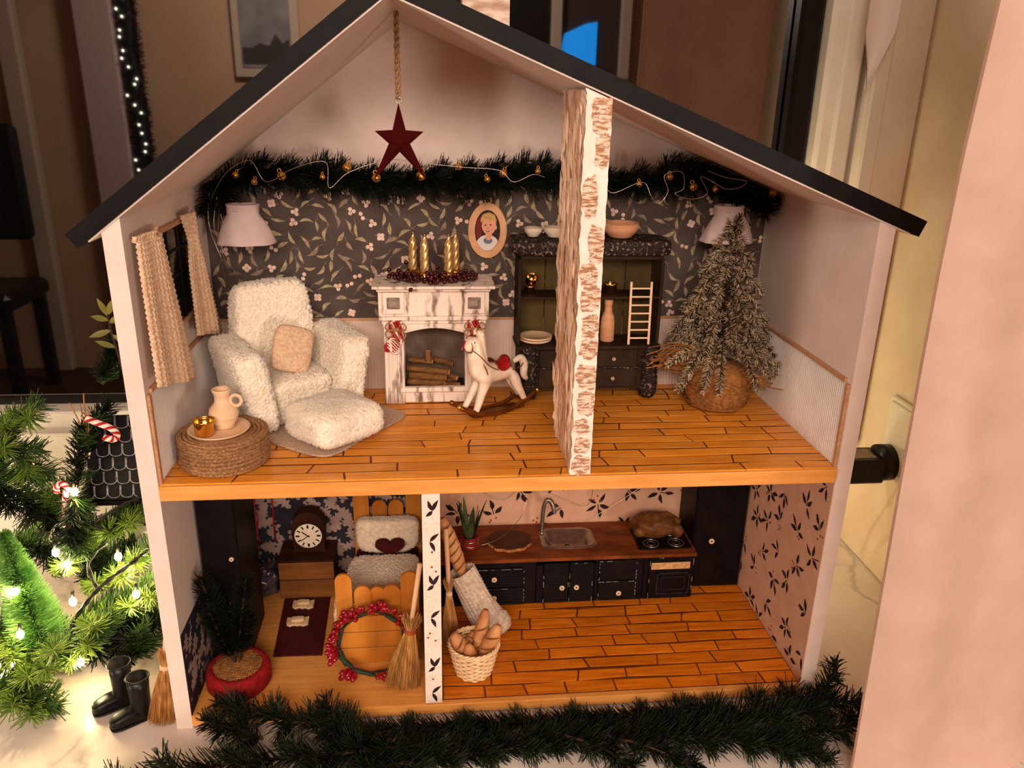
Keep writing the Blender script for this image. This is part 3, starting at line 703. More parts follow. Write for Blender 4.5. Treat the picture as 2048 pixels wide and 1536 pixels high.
# ================================================================== upper room
m_gold = mat('polished_gold', (236, 186, 96), (226, 170, 76), 80, 0.16, metal=1.0)
m_brass = mat('brass_bell', (232, 172, 84), (214, 146, 60), 120, 0.32, metal=.75)
m_wire = mat('silver_wire', (206, 188, 170), None, rough=0.3, metal=1.0)
m_paleturn = mat('pale_turned_wood', (232, 196, 160), (222, 182, 144), 50, 0.55, stretch=(1, 1, 5))
m_terra = mat('tan_turned_wood', (206, 150, 112), (190, 132, 96), 50, 0.55, stretch=(1, 1, 5))
# --- fir garland along the top of the wallpaper
gz = lambda x: min(0.398 + .003 * math.sin(x * 30), roofz(x) - .018)
gp = [(x, 0.176, gz(x)) for x in np.linspace(0.012, 0.488, 40)]
t = thing('fir_garland', 'dark fir garland strung along the top of the mistletoe wallpaper', 'garland', (0.25, 0.178, 0.395))
mb = MB(); mb.tube(gp, .0016, 6); mb.build('stem', m_twig, t)
rg = np.random.default_rng(21); mb = MB()
needle_run(mb, spline(gp, 3), .017, 8200, .00055, rg, 0, fwd=.9, flat=.9, up=(0, -1, 0))
for i in range(46):
    x = 0.014 + .47 * i / 45 + U(-.004, .004); z = gz(x); sgn = 1 if i % 2 else -1
    L_ = U(.012, .026); q = [(x + L_ * .8 * j / 4, 0.174 - .008 * math.sin(j / 4 * 2), min(z + sgn * L_ * (.55 if sgn > 0 else .5) * j / 4, roofz(x + L_ * .8 * j / 4) - .006)) for j in range(5)]
    needle_run(mb, q, .013, 5200, .0005, rg, 0, fwd=.9, flat=.8, up=(0, -1, 0))
q = spline([(.392, .172, .405), (.40, .165, .414), (.425, .162, .412), (.455, .160, .402)], 5); needle_run(mb, q, .012, 6000, .0005, rg, 0, up=(0, -1, 0))
q = spline([(.02, .176, .396), (.010, .172, .385), (.006, .168, .368)], 5); needle_run(mb, q, .014, 6000, .0005, rg, 0, up=(0, -1, 0))
V = np.array(mb.v); lim = np.array([roofz(x) for x in V[:, 0]]) - .0025
V[:, 2] = np.minimum(V[:, 2], lim); V[:, 0] = np.clip(V[:, 0], .0012, W - .0012); V[:, 1] = np.minimum(V[:, 1], D - .001); mb.v = list(map(tuple, V.tolist()))
mb.build('needles', [m_fir_d], t, kind='stuff')
# --- bells
bell_spots = [(.0370, .4005, .9), (.0515, .3950, .9), (.0734, .4001, 1.25), (.1061, .3996, .8), (.1262, .4071, 1.2), (.1495, .3992, 1.25), (.1859, .4012, 1.3), (.2176, .4086, .9),
              (.2410, .3989, .9), (.2541, .4040, 1.15), (.2833, .4060, .85), (.3703, .3964, .9), (.3965, .4026, 1.0), (.4178, .3943, 1.2), (.4374, .3927, .95), (.4888, .3897, 1.1)]
mb = MB(); mb.ball((0, 0, 0), (.0027, .0027, .0025), 12, 8); b_ob = mb
where = ['at the far left end of the fir garland', 'second from the left end of the fir garland', 'third from the left, large, on the fir garland', 'small, fourth from the left on the fir garland',
         'large, high, just left of the red star', 'touching the left edge of the red star', 'large, just right of the red star', 'high, between star and oval portrait', 'low, left above the oval portrait', 'large, above the oval portrait',
         'left next to the birch partition top', 'just right of the birch partition', 'inside the wire loops right of the partition', 'large, under the wire loop on the right', 'second from the right garland end', 'at the far right end of the fir garland']
for i, (x, z, s) in enumerate(bell_spots):
    o = thing('jingle_bell', 'small gold jingle bell ' + where[i], 'bell', (x, .158, z), group='gold bells on the garland')
    if i == 0:
        bell_mesh = b_ob.build('shell', m_brass, o, w=False)
        mb = MB(); mb.box((0, -.0024, -.0008), (.0038, .0012, .0005)); mb.box((0, -.0024, -.0008), (.0005, .0012, .0034)); slit = mb.build('slit', m_gasket, o, w=False)
        mb = MB(); mb.tube([(.0011 * math.cos(a), 0, .0032 + .0011 * math.sin(a)) for a in np.linspace(0, 2 * PI, 9)[:-1]], .0003, 5, closed=True); ring = mb.build('ring', m_brass, o, w=False)
        mb = MB(); mb.tube([(0, 0, .004), (0, .008, .006), (0, .018, .004)], .00025, 4); hk = mb.build('hook', m_wire, o, w=False)
    else:
        for nm, r in (('shell', bell_mesh), ('slit', slit), ('ring', ring), ('hook', hk)): inst(r, nm, parent=o)
    s *= 1.15; o.scale = (s, s, s); o.rotation_euler = (U(-.3, .3), U(-.5, .5), U(-.5, .5)); o.rotation_euler.x = U(-.2, .2)
# --- fairy wire wound over the garland
def wire(name, label, pts, r=.00026, k=10, cat='wire', m=None):
    mb = MB(); mb.tube(spline(pts, k), r, 5); return tag(mb.build(name, m or m_wire), label, cat)
wire('fairy_wire', 'thin silver wire lying on the left half of the fir garland', [(.012, .168, .378), (.03, .157, .402), (.05, .155, .412), (.062, .153, .396), (.085, .15, .407), (.11, .15, .412), (.112, .15, .392), (.128, .152, .404), (.16, .156, .414), (.185, .155, .412), (.22, .153, .409), (.25, .152, .407), (.262, .15, .398), (.278, .15, .404), (.288, .15, .402)])
wire('fairy_wire', 'looping silver wire lying on the fir garland right of the partition', [(.318, .150, .395), (.335, .15, .402), (.345, .148, .39), (.37, .148, .399), (.378, .145, .388), (.385, .145, .382), (.392, .145, .392), (.388, .145, .405), (.402, .144, .408), (.405, .144, .395), (.398, .144, .39), (.412, .143, .386), (.425, .142, .391), (.418, .142, .404), (.428, .142, .401), (.44, .142, .395), (.452, .142, .396), (.458, .143, .401), (.44, .144, .404), (.425, .147, .409)])
for k_, pp in enumerate(([(.012, .17, .385), (.010, .166, .36), (.018, .16, .335), (.024, .17, .315), (.032, .18, .297)], [(.018, .17, .382), (.014, .166, .358), (.02, .168, .335), (.028, .175, .312), (.036, .182, .296)],
                         [(.02, .172, .38), (.016, .17, .352), (.017, .176, .330), (.022, .18, .306)], [(.015, .172, .38), (.021, .168, .36), (.016, .176, .34), (.013, .184, .318), (.018, .186, .29)])):
    wire('fairy_wire', ['silver wire dangling from the garland nearest the window curtain', 'silver wire dangling beside the left lampshade ending at the armchair', 'short dangling silver wire behind the left lampshade', 'long dangling silver wire by the corner left of the armchair'][k_], pp, r=.0003)
# --- plaster lampshades
m_shade = mat('pinkish_plaster', (206, 182, 178), (194, 168, 164), 60, 0.7, bump=0.35, bscale=160)
def lampshade(label, c, s, tilt=0.0):
    t = thing('wall_lampshade', label, 'lampshade', c, group='plaster lampshades on the back wall'); wob = lambda a, i: 1 + .035 * math.sin(3 * a + i * .7) + .02 * math.sin(7 * a + i)
    mb = MB(); pr = [(.0232, 0), (.0236, .0012), (.0205, .010), (.0170, .019), (.0142, .024), (.0128, .026), (.0126, .033), (.0134, .0355), (.0118, .036), (.0108, .031), (.0135, .024), (.0195, .010), (.0222, .0006), (.0232, 0)]
    mb.lathe([(r * s, z * s * .88) for r, z in pr], 40, (0, 0, 0), M=Mx(rx=tilt), sy=.72, wob=wob); mb.build('shade', m_shade, t, w=False)
    mb = MB(); mb.lathe([(.0001, .0285 * s), (.012 * s, .0285 * s), (.012 * s, .026 * s), (.0001, .026 * s)], 24, M=Mx(rx=tilt), sy=.72, wob=wob); mb.build('cap', m_shade, t, w=False)
    mb = MB(); mb.cyl((0, .006, .025 * s), (0, D - c[1] - .001, .025 * s), .003); mb.build('mount', m_shade, t, w=False)
lampshade('pale plaster lampshade above the armchair', (.0405, .158, .3455), 1.02)
lampshade('pale plaster lampshade behind the frosted tree top', (.4525, .160, .3475), 1.0)
# --- star on a twine
m_twine = mat('jute_twine', (176, 130, 88), (132, 92, 58), 500, 0.9, bump=0.5, bscale=900)
m_redwood = mat('dark_red_paint', (66, 8, 8), (52, 6, 6), 60, 0.85, spec=0.05)
t = thing('hanging_star', 'dark red wooden star hanging on twine from the roof ridge', 'star', (.1722, .085, .41))
mb = MB(); cx, cz = .1718, .4335; pts_ = []
for i in range(10):
    r = .0205 if i % 2 == 0 else .0085; a = PI / 2 + i * PI / 5; k = 1.25 if i == 0 else (1.72 if i in (4, 6) else .95)
    pts_.append((cx + r * (k if i % 2 == 0 else 1) * math.cos(a) * .95, cz + r * (k if i % 2 == 0 else 1) * math.sin(a)))
vs_ = [(x, .085, z) for x, z in pts_] + [(cx, .0825, cz - .003), (cx, .0875, cz - .003)]
mb.add(vs_, [(i, (i + 1) % 10, 10) for i in range(10)] + [((i + 1) % 10, i, 11) for i in range(10)]); mb.build('star_body', m_redwood, t)
mb = MB(); mb.tube([(cx + .0022 * math.cos(a), .085, .4608 + .0022 * math.sin(a)) for a in np.linspace(0, 2 * PI, 13)[:-1]], .0005, 6, closed=True); mb.build('ring', m_wire, t)
zt_ = roofz(XA) - .0022; mb = MB()
for ph in (0, PI): mb.tube([(cx + .0011 * math.cos(ph + i * .9), .085 + .0011 * math.sin(ph + i * .9), .4615 + (zt_ - .4615) * i / 40) for i in range(41)], .0011, 6)
mb.needles([(cx + U(-.001, .001), .085 + U(-.001, .001), U(.463, zt_)) for _ in range(120)], [(U(-1, 1), U(-1, 1), U(-.5, .5)) for _ in range(120)], .003, .00012); mb.build('twine', m_twine, t)
# --- curtains of waffle cloth at the little window
m_waffle = mat('tan_waffle_cloth', (220, 186, 154), (196, 158, 126), 420, 0.9, bump=0.7, bscale=420)
def cloth(name, label, cat, fn, nu, nv, th, m, group=None):
    t = MB(); t.grid(nu, nv, fn)
    t.grid(nu, nv, lambda u, v: tuple(Vector(fn(u, v)) - Vector(th)))
    n0 = (nu + 1) * (nv + 1); fs = []
    for j in range(nv):
        a = j * (nu + 1); fs += [(a, a + nu + 1, n0 + a + nu + 1, n0 + a), (a + nu, n0 + a + nu, n0 + a + 2 * nu + 1, a + 2 * nu + 1)]
    for i in range(nu): a = nv * (nu + 1) + i; fs += [(i, n0 + i, n0 + i + 1, i + 1), (a, a + 1, n0 + a + 1, n0 + a)]
    t.add(t.v[:], fs, 0, False); return tag(t.build(name, m), label, cat, group)
def waf(u, v, a, b_): return .0007 * (max(0, math.sin(u * a * PI)) ** .6 + max(0, math.sin(v * b_ * PI)) ** .6)
def cL(u, v): # v 0 top .. 1 bottom
    w0, w1 = .044, .076; k = v ** .8; yc = .029 + .004 * v
    y = yc + (u - .5) * (w0 + (w1 - w0) * k); z = .376 - .098 * v - (.020 * u * v) + .004 * (u > .9) * 0
    x = .0062 + .0045 * math.sin(u * PI) + .0035 * math.sin(u * 13 + .5) * (.3 + .7 * v) + waf(u, v, 34, 56) + .004 * v
    if v < .04: x -= .002
    return (x, y, z)
cloth('window_curtain', 'tan waffle cloth curtain at the near side of the little window', 'curtain', cL, 150, 190, (.0016, 0, 0), m_waffle, 'curtains of the little window')
def cR(u, v):
    pinch = math.exp(-((v - .22) / .13) ** 2); w = (.034 + .052 * max(0, v - .25)) * (1 - .5 * pinch)
    y = .122 + .012 * v + (u - .5) * w; z = .3755 - .092 * v - .018 * u * v
    x = .0060 + .004 * math.sin(u * PI) + .003 * math.sin(u * 12 + 1) * (.3 + .7 * v) * (1 - pinch * .6) + waf(u, v, 26, 56) + .003 * v
    return (x, y, z)
cloth('window_curtain', 'tan waffle cloth curtain tied near the top, beyond the little window', 'curtain', cR, 120, 190, (.0016, 0, 0), m_waffle, 'curtains of the little window')
# --- rug
m_rug = mat('beige_woven_rug', (214, 186, 162), (186, 154, 130), 500, 0.95, bump=0.8, bscale=600)
ro = [(.030, .135), (.028, .100), (.050, .090), (.066, .070), (.086, .053), (.1068, .0406), (.1205, .0470), (.140, .078), (.1678, .118), (.152, .140), (.11, .165), (.06, .17)]
mb = MB(); rs = [tuple(p[:2]) for p in spline([(a, b_, 0) for a, b_ in ro] + [(ro[0][0], ro[0][1], 0)], 6)][:-1]
mb.prism(rs, .0011, lambda u, v, w: (u, v, Z2 + .0005 + w)); n = 900; rg = np.random.default_rng(4); ii = rg.integers(0, len(rs), n); tt = rg.random(n)
A = np.array(rs); Bp = A[ii] * (1 - tt[:, None]) + A[(ii + 1) % len(rs)] * tt[:, None]; cen = A.mean(0); dv = Bp - cen; dv /= np.linalg.norm(dv, axis=1, keepdims=True)
mb.needles(np.column_stack([Bp, np.full(n, Z2 + .0009)]), np.column_stack([dv + rg.normal(size=(n, 2)) * .5, rg.normal(size=n) * .1]), .0018 * (.4 + rg.random(n)), .0003)
for i in range(60): # woven ribs
    pass
rug = tag(mb.build('rug', m_rug), 'beige woven rug with frayed edge under the footstool', 'rug')
# --- armchair in looped fleece
m_fleece = mat('cream_boucle', (240, 226, 206), (228, 210, 188), 300, 0.95, sheen=0.3)
CH = (.0725, .1310, Z2 + .0036); ch_rz = math.radians(31)
t = thing('armchair', 'cream looped fleece armchair in the corner by the window', 'armchair', CH, ch_rz)
def nz(p, k, a): return p * (1 + a * noise.noise(p * k))
mb = MB(); mb.sbox((0, 0, .019), (.027, .031, .0185), .3, 40, 20); mb.lumps(4200, .0014, 1, 0, .0020); mb.build('seat', m_fleece, t, w=False)
def lean(p): p = nz(p, 60, .05); p.x *= 1 - .10 * (p.z / .05); return p
mb = MB(); mb.sbox((0, .0270, .061), (.0345, .0115, .047), .34, 40, 28, fn=lean, M=Mx(rx=-.07)); mb.lumps(6400, .0015, 2, 0, .0022); mb.build('backrest', m_fleece, t, w=False)
for s in (-1, 1):
    def flare(p, s=s):
        p = nz(p, 60, .05); p.x += s * .009 * max(0, (p.z + .02) / .05); return p
    mb = MB(); mb.sbox((s * .0365, -.003, .0345), (.0125, .036, .0335), .32, 32, 24, fn=flare, M=Mx(rx=.05)); mb.lumps(4400, .0014, 3 + s, 0, .0020); mb.build('armrest', m_fleece, t, w=False)
# --- cushion on the armchair
t = thing('cushion', 'small tan waffle cushion leaning in the cream armchair', 'cushion', (.0775, .142, Z2 + .04))
def cush(p):
    k = 1 - .45 * (abs(p.x) / .017) ** 3 - .3 * (abs(p.z) / .020) ** 3
    p.y *= max(.25, k); p.y += .0004 * math.sin(p.x * 1800) * math.sin(p.z * 1800); return p
mb = MB(); mb.sbox((0, 0, 0), (.0165, .0065, .0190), .42, 64, 48, fn=cush, M=Mx((.0775, .1235, Z2 + .0610), rz=.42, rx=-.28, ry=.32)); mb.build('cushion_body', m_waffle, t)
mb = MB(); ed = [Vector((.0162 * math.copysign(abs(math.cos(a)) ** .42, math.cos(a)), 0, .0187 * math.copysign(abs(math.sin(a)) ** .42, math.sin(a)))) for a in np.linspace(0, 2 * PI, 60)[:-1]]
mb.tube(ed, .0007, 5, closed=True, M=Mx((.0775, .1235, Z2 + .0610), rz=.42, rx=-.28, ry=.32)); mb.build('seam', m_waffle, t)
# --- footstool cushion
t = thing('footstool', 'cream looped fleece footstool cushion on the rug before the armchair', 'footstool', (.1065, .0915, Z2 + .0014))
def pf(p):
    r = max(abs(p.x) / .033, abs(p.y) / .031); p = nz(p, 50, .06); p.z *= 1 - .42 * r ** 2.5; return p
mb = MB(); mb.sbox((.1150, .0745, Z2 + .0185), (.0300, .0290, .0150), .36, 48, 24, fn=pf, M=Matrix.Translation((.1150, .0745, 0)) @ Matrix.Rotation(.78, 4, 'Z') @ Matrix.Translation((-.1150, -.0745, 0)))
mb.lumps(6800, .0015, 9, 0, .0022); mb.build('cushion_body', m_fleece, t)
# --- rope drum table
t = thing('drum_table', 'round side table wound with jute rope under the window', 'side table', (.0368, .0400, Z2))
mb = MB(); mb.lathe([(.0295, .0006), (.0300, .002), (.0300, .0225), (.029, .0232), (.0001, .0232)], 40, (.0368, .040, Z2)); mb.build('core', m_twine, t)
for i in range(8):
    mb = MB(); r = .0312 + U(-.0004, .0006); z = Z2 + .0024 + i * .00280; n = 96
    mb.tube([(.0368 + r * math.cos(a), .040 + r * math.sin(a), z + .0003 * math.sin(a * 2 + i)) for a in np.linspace(0, 2 * PI, n + 1)[:-1]], .0016, 7, closed=True)
    B = [(.0368 + (r + .0012) * math.cos(a), .040 + (r + .0012) * math.sin(a), z + U(-.001, .001)) for a in np.linspace(0, 2 * PI, 330)]
    mb.needles(B, [(-math.sin(a) + .3 * math.cos(a), math.cos(a) + .3 * math.sin(a), .75 + U(-.3, .3)) for a in np.linspace(0, 2 * PI, 330)], .0022, .00034); mb.build('rope_coil', m_twine, t)
for i in range(7):
    mb = MB(); r = .0295 - i * .003
    mb.tube([(.0368 + r * math.cos(a), .040 + r * math.sin(a), Z2 + .0232) for a in np.linspace(0, 2 * PI, 61)[:-1]], .0016, 6, closed=True); mb.build('rope_coil', m_twine, t)
ZT = Z2 + .0249
# --- plate, jug, cup on the drum
mb = MB(); mb.lathe([(.0001, 0), (.014, 0), (.0205, .0012), (.0222, .0028), (.0216, .0030), (.0195, .0019), (.0150, .0013), (.0001, .0012)], 48, (.0355, .0375, ZT)); tag(mb.build('plate', m_paleturn), 'pale wooden plate on the rope table', 'plate')
t = thing('jug', 'pale wooden jug with ring handle on the rope table', 'jug', (.0385, .0430, ZT + .0013))
mb = MB(); mb.lathe([(.0001, 0), (.0072, 0), (.0076, .0014), (.0070, .0026), (.0098, .0062), (.0108, .0105), (.0098, .0148), (.0068, .0185), (.0056, .0205), (.0056, .0255), (.0068, .0285), (.0069, .0300), (.0058, .0302), (.0048, .027), (.0045, .019), (.0001, .016)], 36, (.0385, .0430, ZT + .0013)); mb.build('jug_body', m_paleturn, t)
mb = MB(); mb.tube([(.0385 + .0098 + .0040 * math.cos(a), .0425, ZT + .0222 + .0042 * math.sin(a)) for a in np.linspace(0, 2 * PI, 25)[:-1]], .0014, 8, closed=True); mb.build('handle', m_paleturn, t)
def gold_cup(label, c, s=1.0, M=None, group='gold cups'):
    t = thing('gold_cup', label, 'cup', c, group=group); MM = M or Mx()
    mb = MB(); mb.lathe([(.0001, 0), (.0056 * s, 0), (.0060 * s, .0005 * s), (.0063 * s, .0082 * s), (.0070 * s, .0090 * s), (.0070 * s, .0097 * s), (.0060 * s, .0097 * s), (.0056 * s, .0085 * s), (.0053 * s, .0012 * s), (.0001, .0010 * s)], 32, M=MM); mb.build('cup_body', m_gold, t, w=False)
    mb = MB(); mb.tube([(.0069 * s * math.cos(a), .0069 * s * math.sin(a), .0097 * s) for a in np.linspace(0, 2 * PI, 33)[:-1]], .0004 * s, 6, closed=True, M=MM); mb.build('rim', m_gold, t, w=False)
gold_cup('shiny gold cup on the plate of the rope table', (.0280, .0270, ZT + .0022), 1.12)
# --- fireplace
m_fp = mat('distressed_white_wood', (236, 216, 200), (120, 90, 74), 170, 0.7, stretch=(1, 1, .22), lo=.53, hi=.68, bump=0.4, bscale=120, detail=8)
m_fpi = mat('grey_ribbed_card', (118, 96, 80), (92, 74, 62), 60, 0.8)
FX, FY = .1952, .1460
t = thing('fireplace', 'white distressed wooden fireplace with fluted columns and mantel', 'fireplace', (FX, .165, Z2))
fz = lambda h: Z2 + h
MB().box((FX, .1640, fz(.1086)), (.1040, .0500, .0024), ch=.0004).build('mantel_shelf', m_fp, t)
MB().box((FX, .1655, fz(.1058)), (.0970, .0430, .0032), ch=.0005).build('mantel_moulding', m_fp, t)
MB().box((FX, .1685, fz(.0930)), (.0950, .0400, .0225), ch=.0004).build('frieze', m_fp, t)
for s in (-1, 1):
    MB().box((FX + s * .0345, .1470, fz(.0938)), (.0185, .0030, .0190), ch=.0005).build('tile_plate', m_fp, t)
    MB().box((FX + s * .0345, .1452, fz(.0940)), (.0110, .0018, .0100), ch=.0006).build('tile_inset', mat('grey_wash_wood', (150, 128, 116), (110, 88, 80), 300, .7), t)
    mb = MB(); mb.box((FX + s * .0345, .1442, fz(.0940)), (.0078, .0022, .0060), ch=.0010); mb.build('tile_boss', mat('silver_leaf', (210, 194, 180), None, rough=.3, metal=.8), t)
mb = MB(); mb.box((FX, .1670, fz(.0800)), (.0945, .0420, .0036), ch=.0006); mb.box((FX, .1680, fz(.0765)), (.0900, .0390, .0040), ch=.0006); mb.build('cornice', m_fp, t)
mb = MB(); P = [(FX - .0265, .0755), (FX - .0265, .0665)] + [(FX - .0265 + .053 * i / 12, .0665 + .0045 * math.sin(PI * i / 12)) for i in range(1, 12)] + [(FX + .0265, .0665), (FX + .0265, .0755)]
mb.prism(P, .004, lambda u, v, w: (u, .1500 + w, fz(v))); mb.build('arch', m_fp, t)
mb = MB(); mb.tube([(FX - .0262 + .0524 * i / 16, .1498, fz(.0672 + .0045 * math.sin(PI * i / 16))) for i in range(17)], .0012, 7); mb.build('arch_bead', m_fp, t)
for s in (-1, 1):
    cxp = FX + s * .0352
    MB().box((cxp, .1690, fz(.0375)), (.0168, .0380, .0745), ch=.0005).build('column_core', m_fp, t)
    for k in range(5):
        mb = MB(); x = cxp + (k - 2) * .0036; mb.tube([(x + U(-.0002, .0002), .1500 + U(-.0004, .0004), fz(.0012 + .0715 * i / 6)) for i in range(7)], .0015, 7); mb.build('flute', m_fp, t)
    MB().box((cxp, .1688, fz(.0735)), (.0180, .0400, .0040), ch=.0006).build('capital', m_fp, t)
MB().box((FX, .1505, fz(.0140)), (.0620, .0060, .0045), ch=.0008).build('hearth_bar', m_fp, t)
MB().box((FX, .1540, fz(.0060)), (.0540, .0060, .0100), ch=.0006).build('hearth_board', m_fp, t)
MB().box((FX, .1690, fz(.0108)), (.0540, .034, .0020)).build('firebox_floor', mat('sooty_board', (40, 26, 20), None), t)
mb = MB(); n = 40; vs_ = []; fs = []
for i in range(n * 4 + 1):
    x = FX - .0268 + .0536 * i / (n * 4); y = .1860 + .0005 * math.cos(i * PI / 2); vs_ += [(x, y, fz(.012)), (x, y, fz(.076))]
fs = [(2 * i, 2 * i + 2, 2 * i + 3, 2 * i + 1) for i in range(n * 4)]; mb.add(vs_, fs, 0, True); mb.build('firebox_back', m_fpi, t)
# logs
m_log = mat('split_log_bark', (132, 88, 44), (92, 58, 28), 60, 0.8, stretch=(1, 5, 5), bump=0.5, bscale=200); m_logend = mat('log_end_grain', (196, 142, 84), (168, 114, 62), 300, 0.7)
logs = [((-.024, .166, .0160), (.0085, .158, .0160), .0034, 'bottom log with round end facing out at left in the fireplace'), ((-.018, .172, .0165), (.018, .170, .0160), .0036, 'bottom log lying behind in the fireplace'), ((.0, .160, .0152), (.022, .157, .0150), .0028, 'short low log at the right of the fireplace'),
        ((-.022, .165, .0225), (.010, .158, .0220), .0034, 'thick middle log in the fireplace stack'), ((-.024, .168, .0285), (.013, .158, .0268), .0030, 'upper long log with pale cut end in the fireplace'), ((.004, .172, .0238), (.020, .158, .0212), .0026, 'small log end at the right of the stack'),
        ((-.023, .178, .033), (-.002, .172, .0325), .0026, 'dark log at the back left of the stack'), ((-.002, .178, .0335), (.016, .172, .0300), .0026, 'dark log at the back right of the stack'), ((-.006, .1705, .0335), (-.006, .171, .0435), .0030, 'upright log stub on top of the stack')]
for a, b_, r, lb in logs:
    a = Vector((FX + a[0], a[1], Z2 + a[2])); b_ = Vector((FX + b_[0], b_[1], Z2 + b_[2])); o = thing('fire_log', lb, 'log', tuple(a), group='logs in the fireplace')
    mb = MB(); mb.tube([a.lerp(b_, i / 6) + Vector((U(-.0002, .0002),) * 3) for i in range(7)], [r * U(.93, 1.06) for _ in range(7)], 9); mb.build('log_bark', m_log, o)
    d = (b_ - a).normalized(); mb = MB(); mb.cyl(b_, b_ + d * .0004, r * .86, n=12); mb.cyl(a, a - d * .0004, r * .86, n=12); mb.build('cut_end', m_logend, o)
# candle arrangement on the mantel
m_dkberry = mat('dark_wine_berry', (72, 8, 18), (48, 5, 12), 200, 0.25, coat=0.4)
ZM = fz(.1099)
for i, (x, y, h0, lb) in enumerate(((.1775, .1680, 0, 'leftmost of the four twisted gold candles'), (.1875, .1555, 0, 'second twisted gold candle from the left, nearer'), (.2078, .1555, 0, 'third twisted gold candle from the left, tallest'), (.2140, .1670, 0, 'rightmost twisted gold candle, half hidden'))):
    o = thing('candle_holder', 'gold cup candle holder under the ' + ('leftmost', 'second', 'third', 'rightmost')[i] + ' candle', 'candle holder', (x, y, ZM), group='gold candle holders')
    mb = MB(); mb.lathe([(.0001, 0), (.0046, 0), (.0052, .0006), (.0054, .0100), (.0050, .0100), (.0046, .0075), (.0001, .0070)], 28, (x, y, ZM)); mb.build('holder_cup', m_gold, o)
    o = thing('twisted_candle', lb, 'candle', (x, y, ZM + .007), group='twisted gold candles')
    mb = MB(); hh = .0320; k = 40; n = 20; vs_ = []; fs = []
    for j in range(k + 1):
        f = j / k; z = hh * f; R0 = .0036 * (1 - .12 * f) * (1 if f < .78 else max(.18, 1 - ((f - .78) / .22) ** 1.2 * .82))
        for q in range(n): a = 2 * PI * q / n; r = R0 * (1 + .13 * math.cos(5 * (a - f * 5.5))); vs_.append((x + r * math.cos(a) + .0008 * max(0, f - .8) * 5, y + r * math.sin(a), ZM + .0074 + z))
    for j in range(k):
        for q in range(n): fs.append((j * n + q, j * n + (q + 1) % n, (j + 1) * n + (q + 1) % n, (j + 1) * n + q))
    mb.add(vs_, fs, 0, True); mb.build('candle_body', mat('gold_wax', (238, 200, 140), (222, 176, 112), 100, 0.3, metal=.75), o)
    mb = MB(); mb.tube([(x + .0008, y, ZM + .007 + hh - .0004), (x + .0004, y, ZM + .007 + hh + .003)], .0005, 5); mb.build('wick', m_gold, o)
t = thing('berry_wreath', 'dark wine-red berry clusters around the gold candles on the mantel', 'berry wreath', (FX, .155, ZM))
mb = MB(); mb.tube([(FX + .031 * math.cos(a), .158 + .009 * math.sin(a), ZM + .0032) for a in np.linspace(0, 2 * PI, 40)[:-1]], .0008, 5, closed=True); mb.build('wire_ring', m_twig, t)
ring = None; rnd = random.Random(5); cl = [(-.028, .0, 16), (-.021, -.004, 16), (-.014, -.0085, 10), (-.0035, -.0125, 14), (.003, -.0125, 14), (.013, -.0095, 10), (.022, -.004, 16), (.029, .0, 14), (-.03, .006, 8), (.031, .007, 8), (0, .008, 10), (-.012, .010, 8), (.010, .011, 6)]
for cx_, cy_, k in cl:
    for _ in range(k):
        p = (FX + cx_ + rnd.gauss(0, .0042), .157 + cy_ + rnd.gauss(0, .0026), ZM + .0022 + abs(rnd.gauss(0, .0038)))
        if p[1] < .1405: p = (p[0], .1390, p[2] - .0055)
        if any((p[0] - q[0]) ** 2 + (p[1] - q[1]) ** 2 < .0056 ** 2 for q in ((.1775, .168), (.1875, .1555), (.2078, .1555), (.2140, .1670))): continue
        if ring is None:
            mb = MB(); mb.ball((0, 0, 0), (.0020, .0020, .0022), 8, 6); ring = mb.build('berry', m_dkberry, t, w=False); ring.location = Vector(p) - t.location
        else: inst(ring, 'berry', Vector(p) - t.location, (U(-1, 1), U(-1, 1), 0), t)
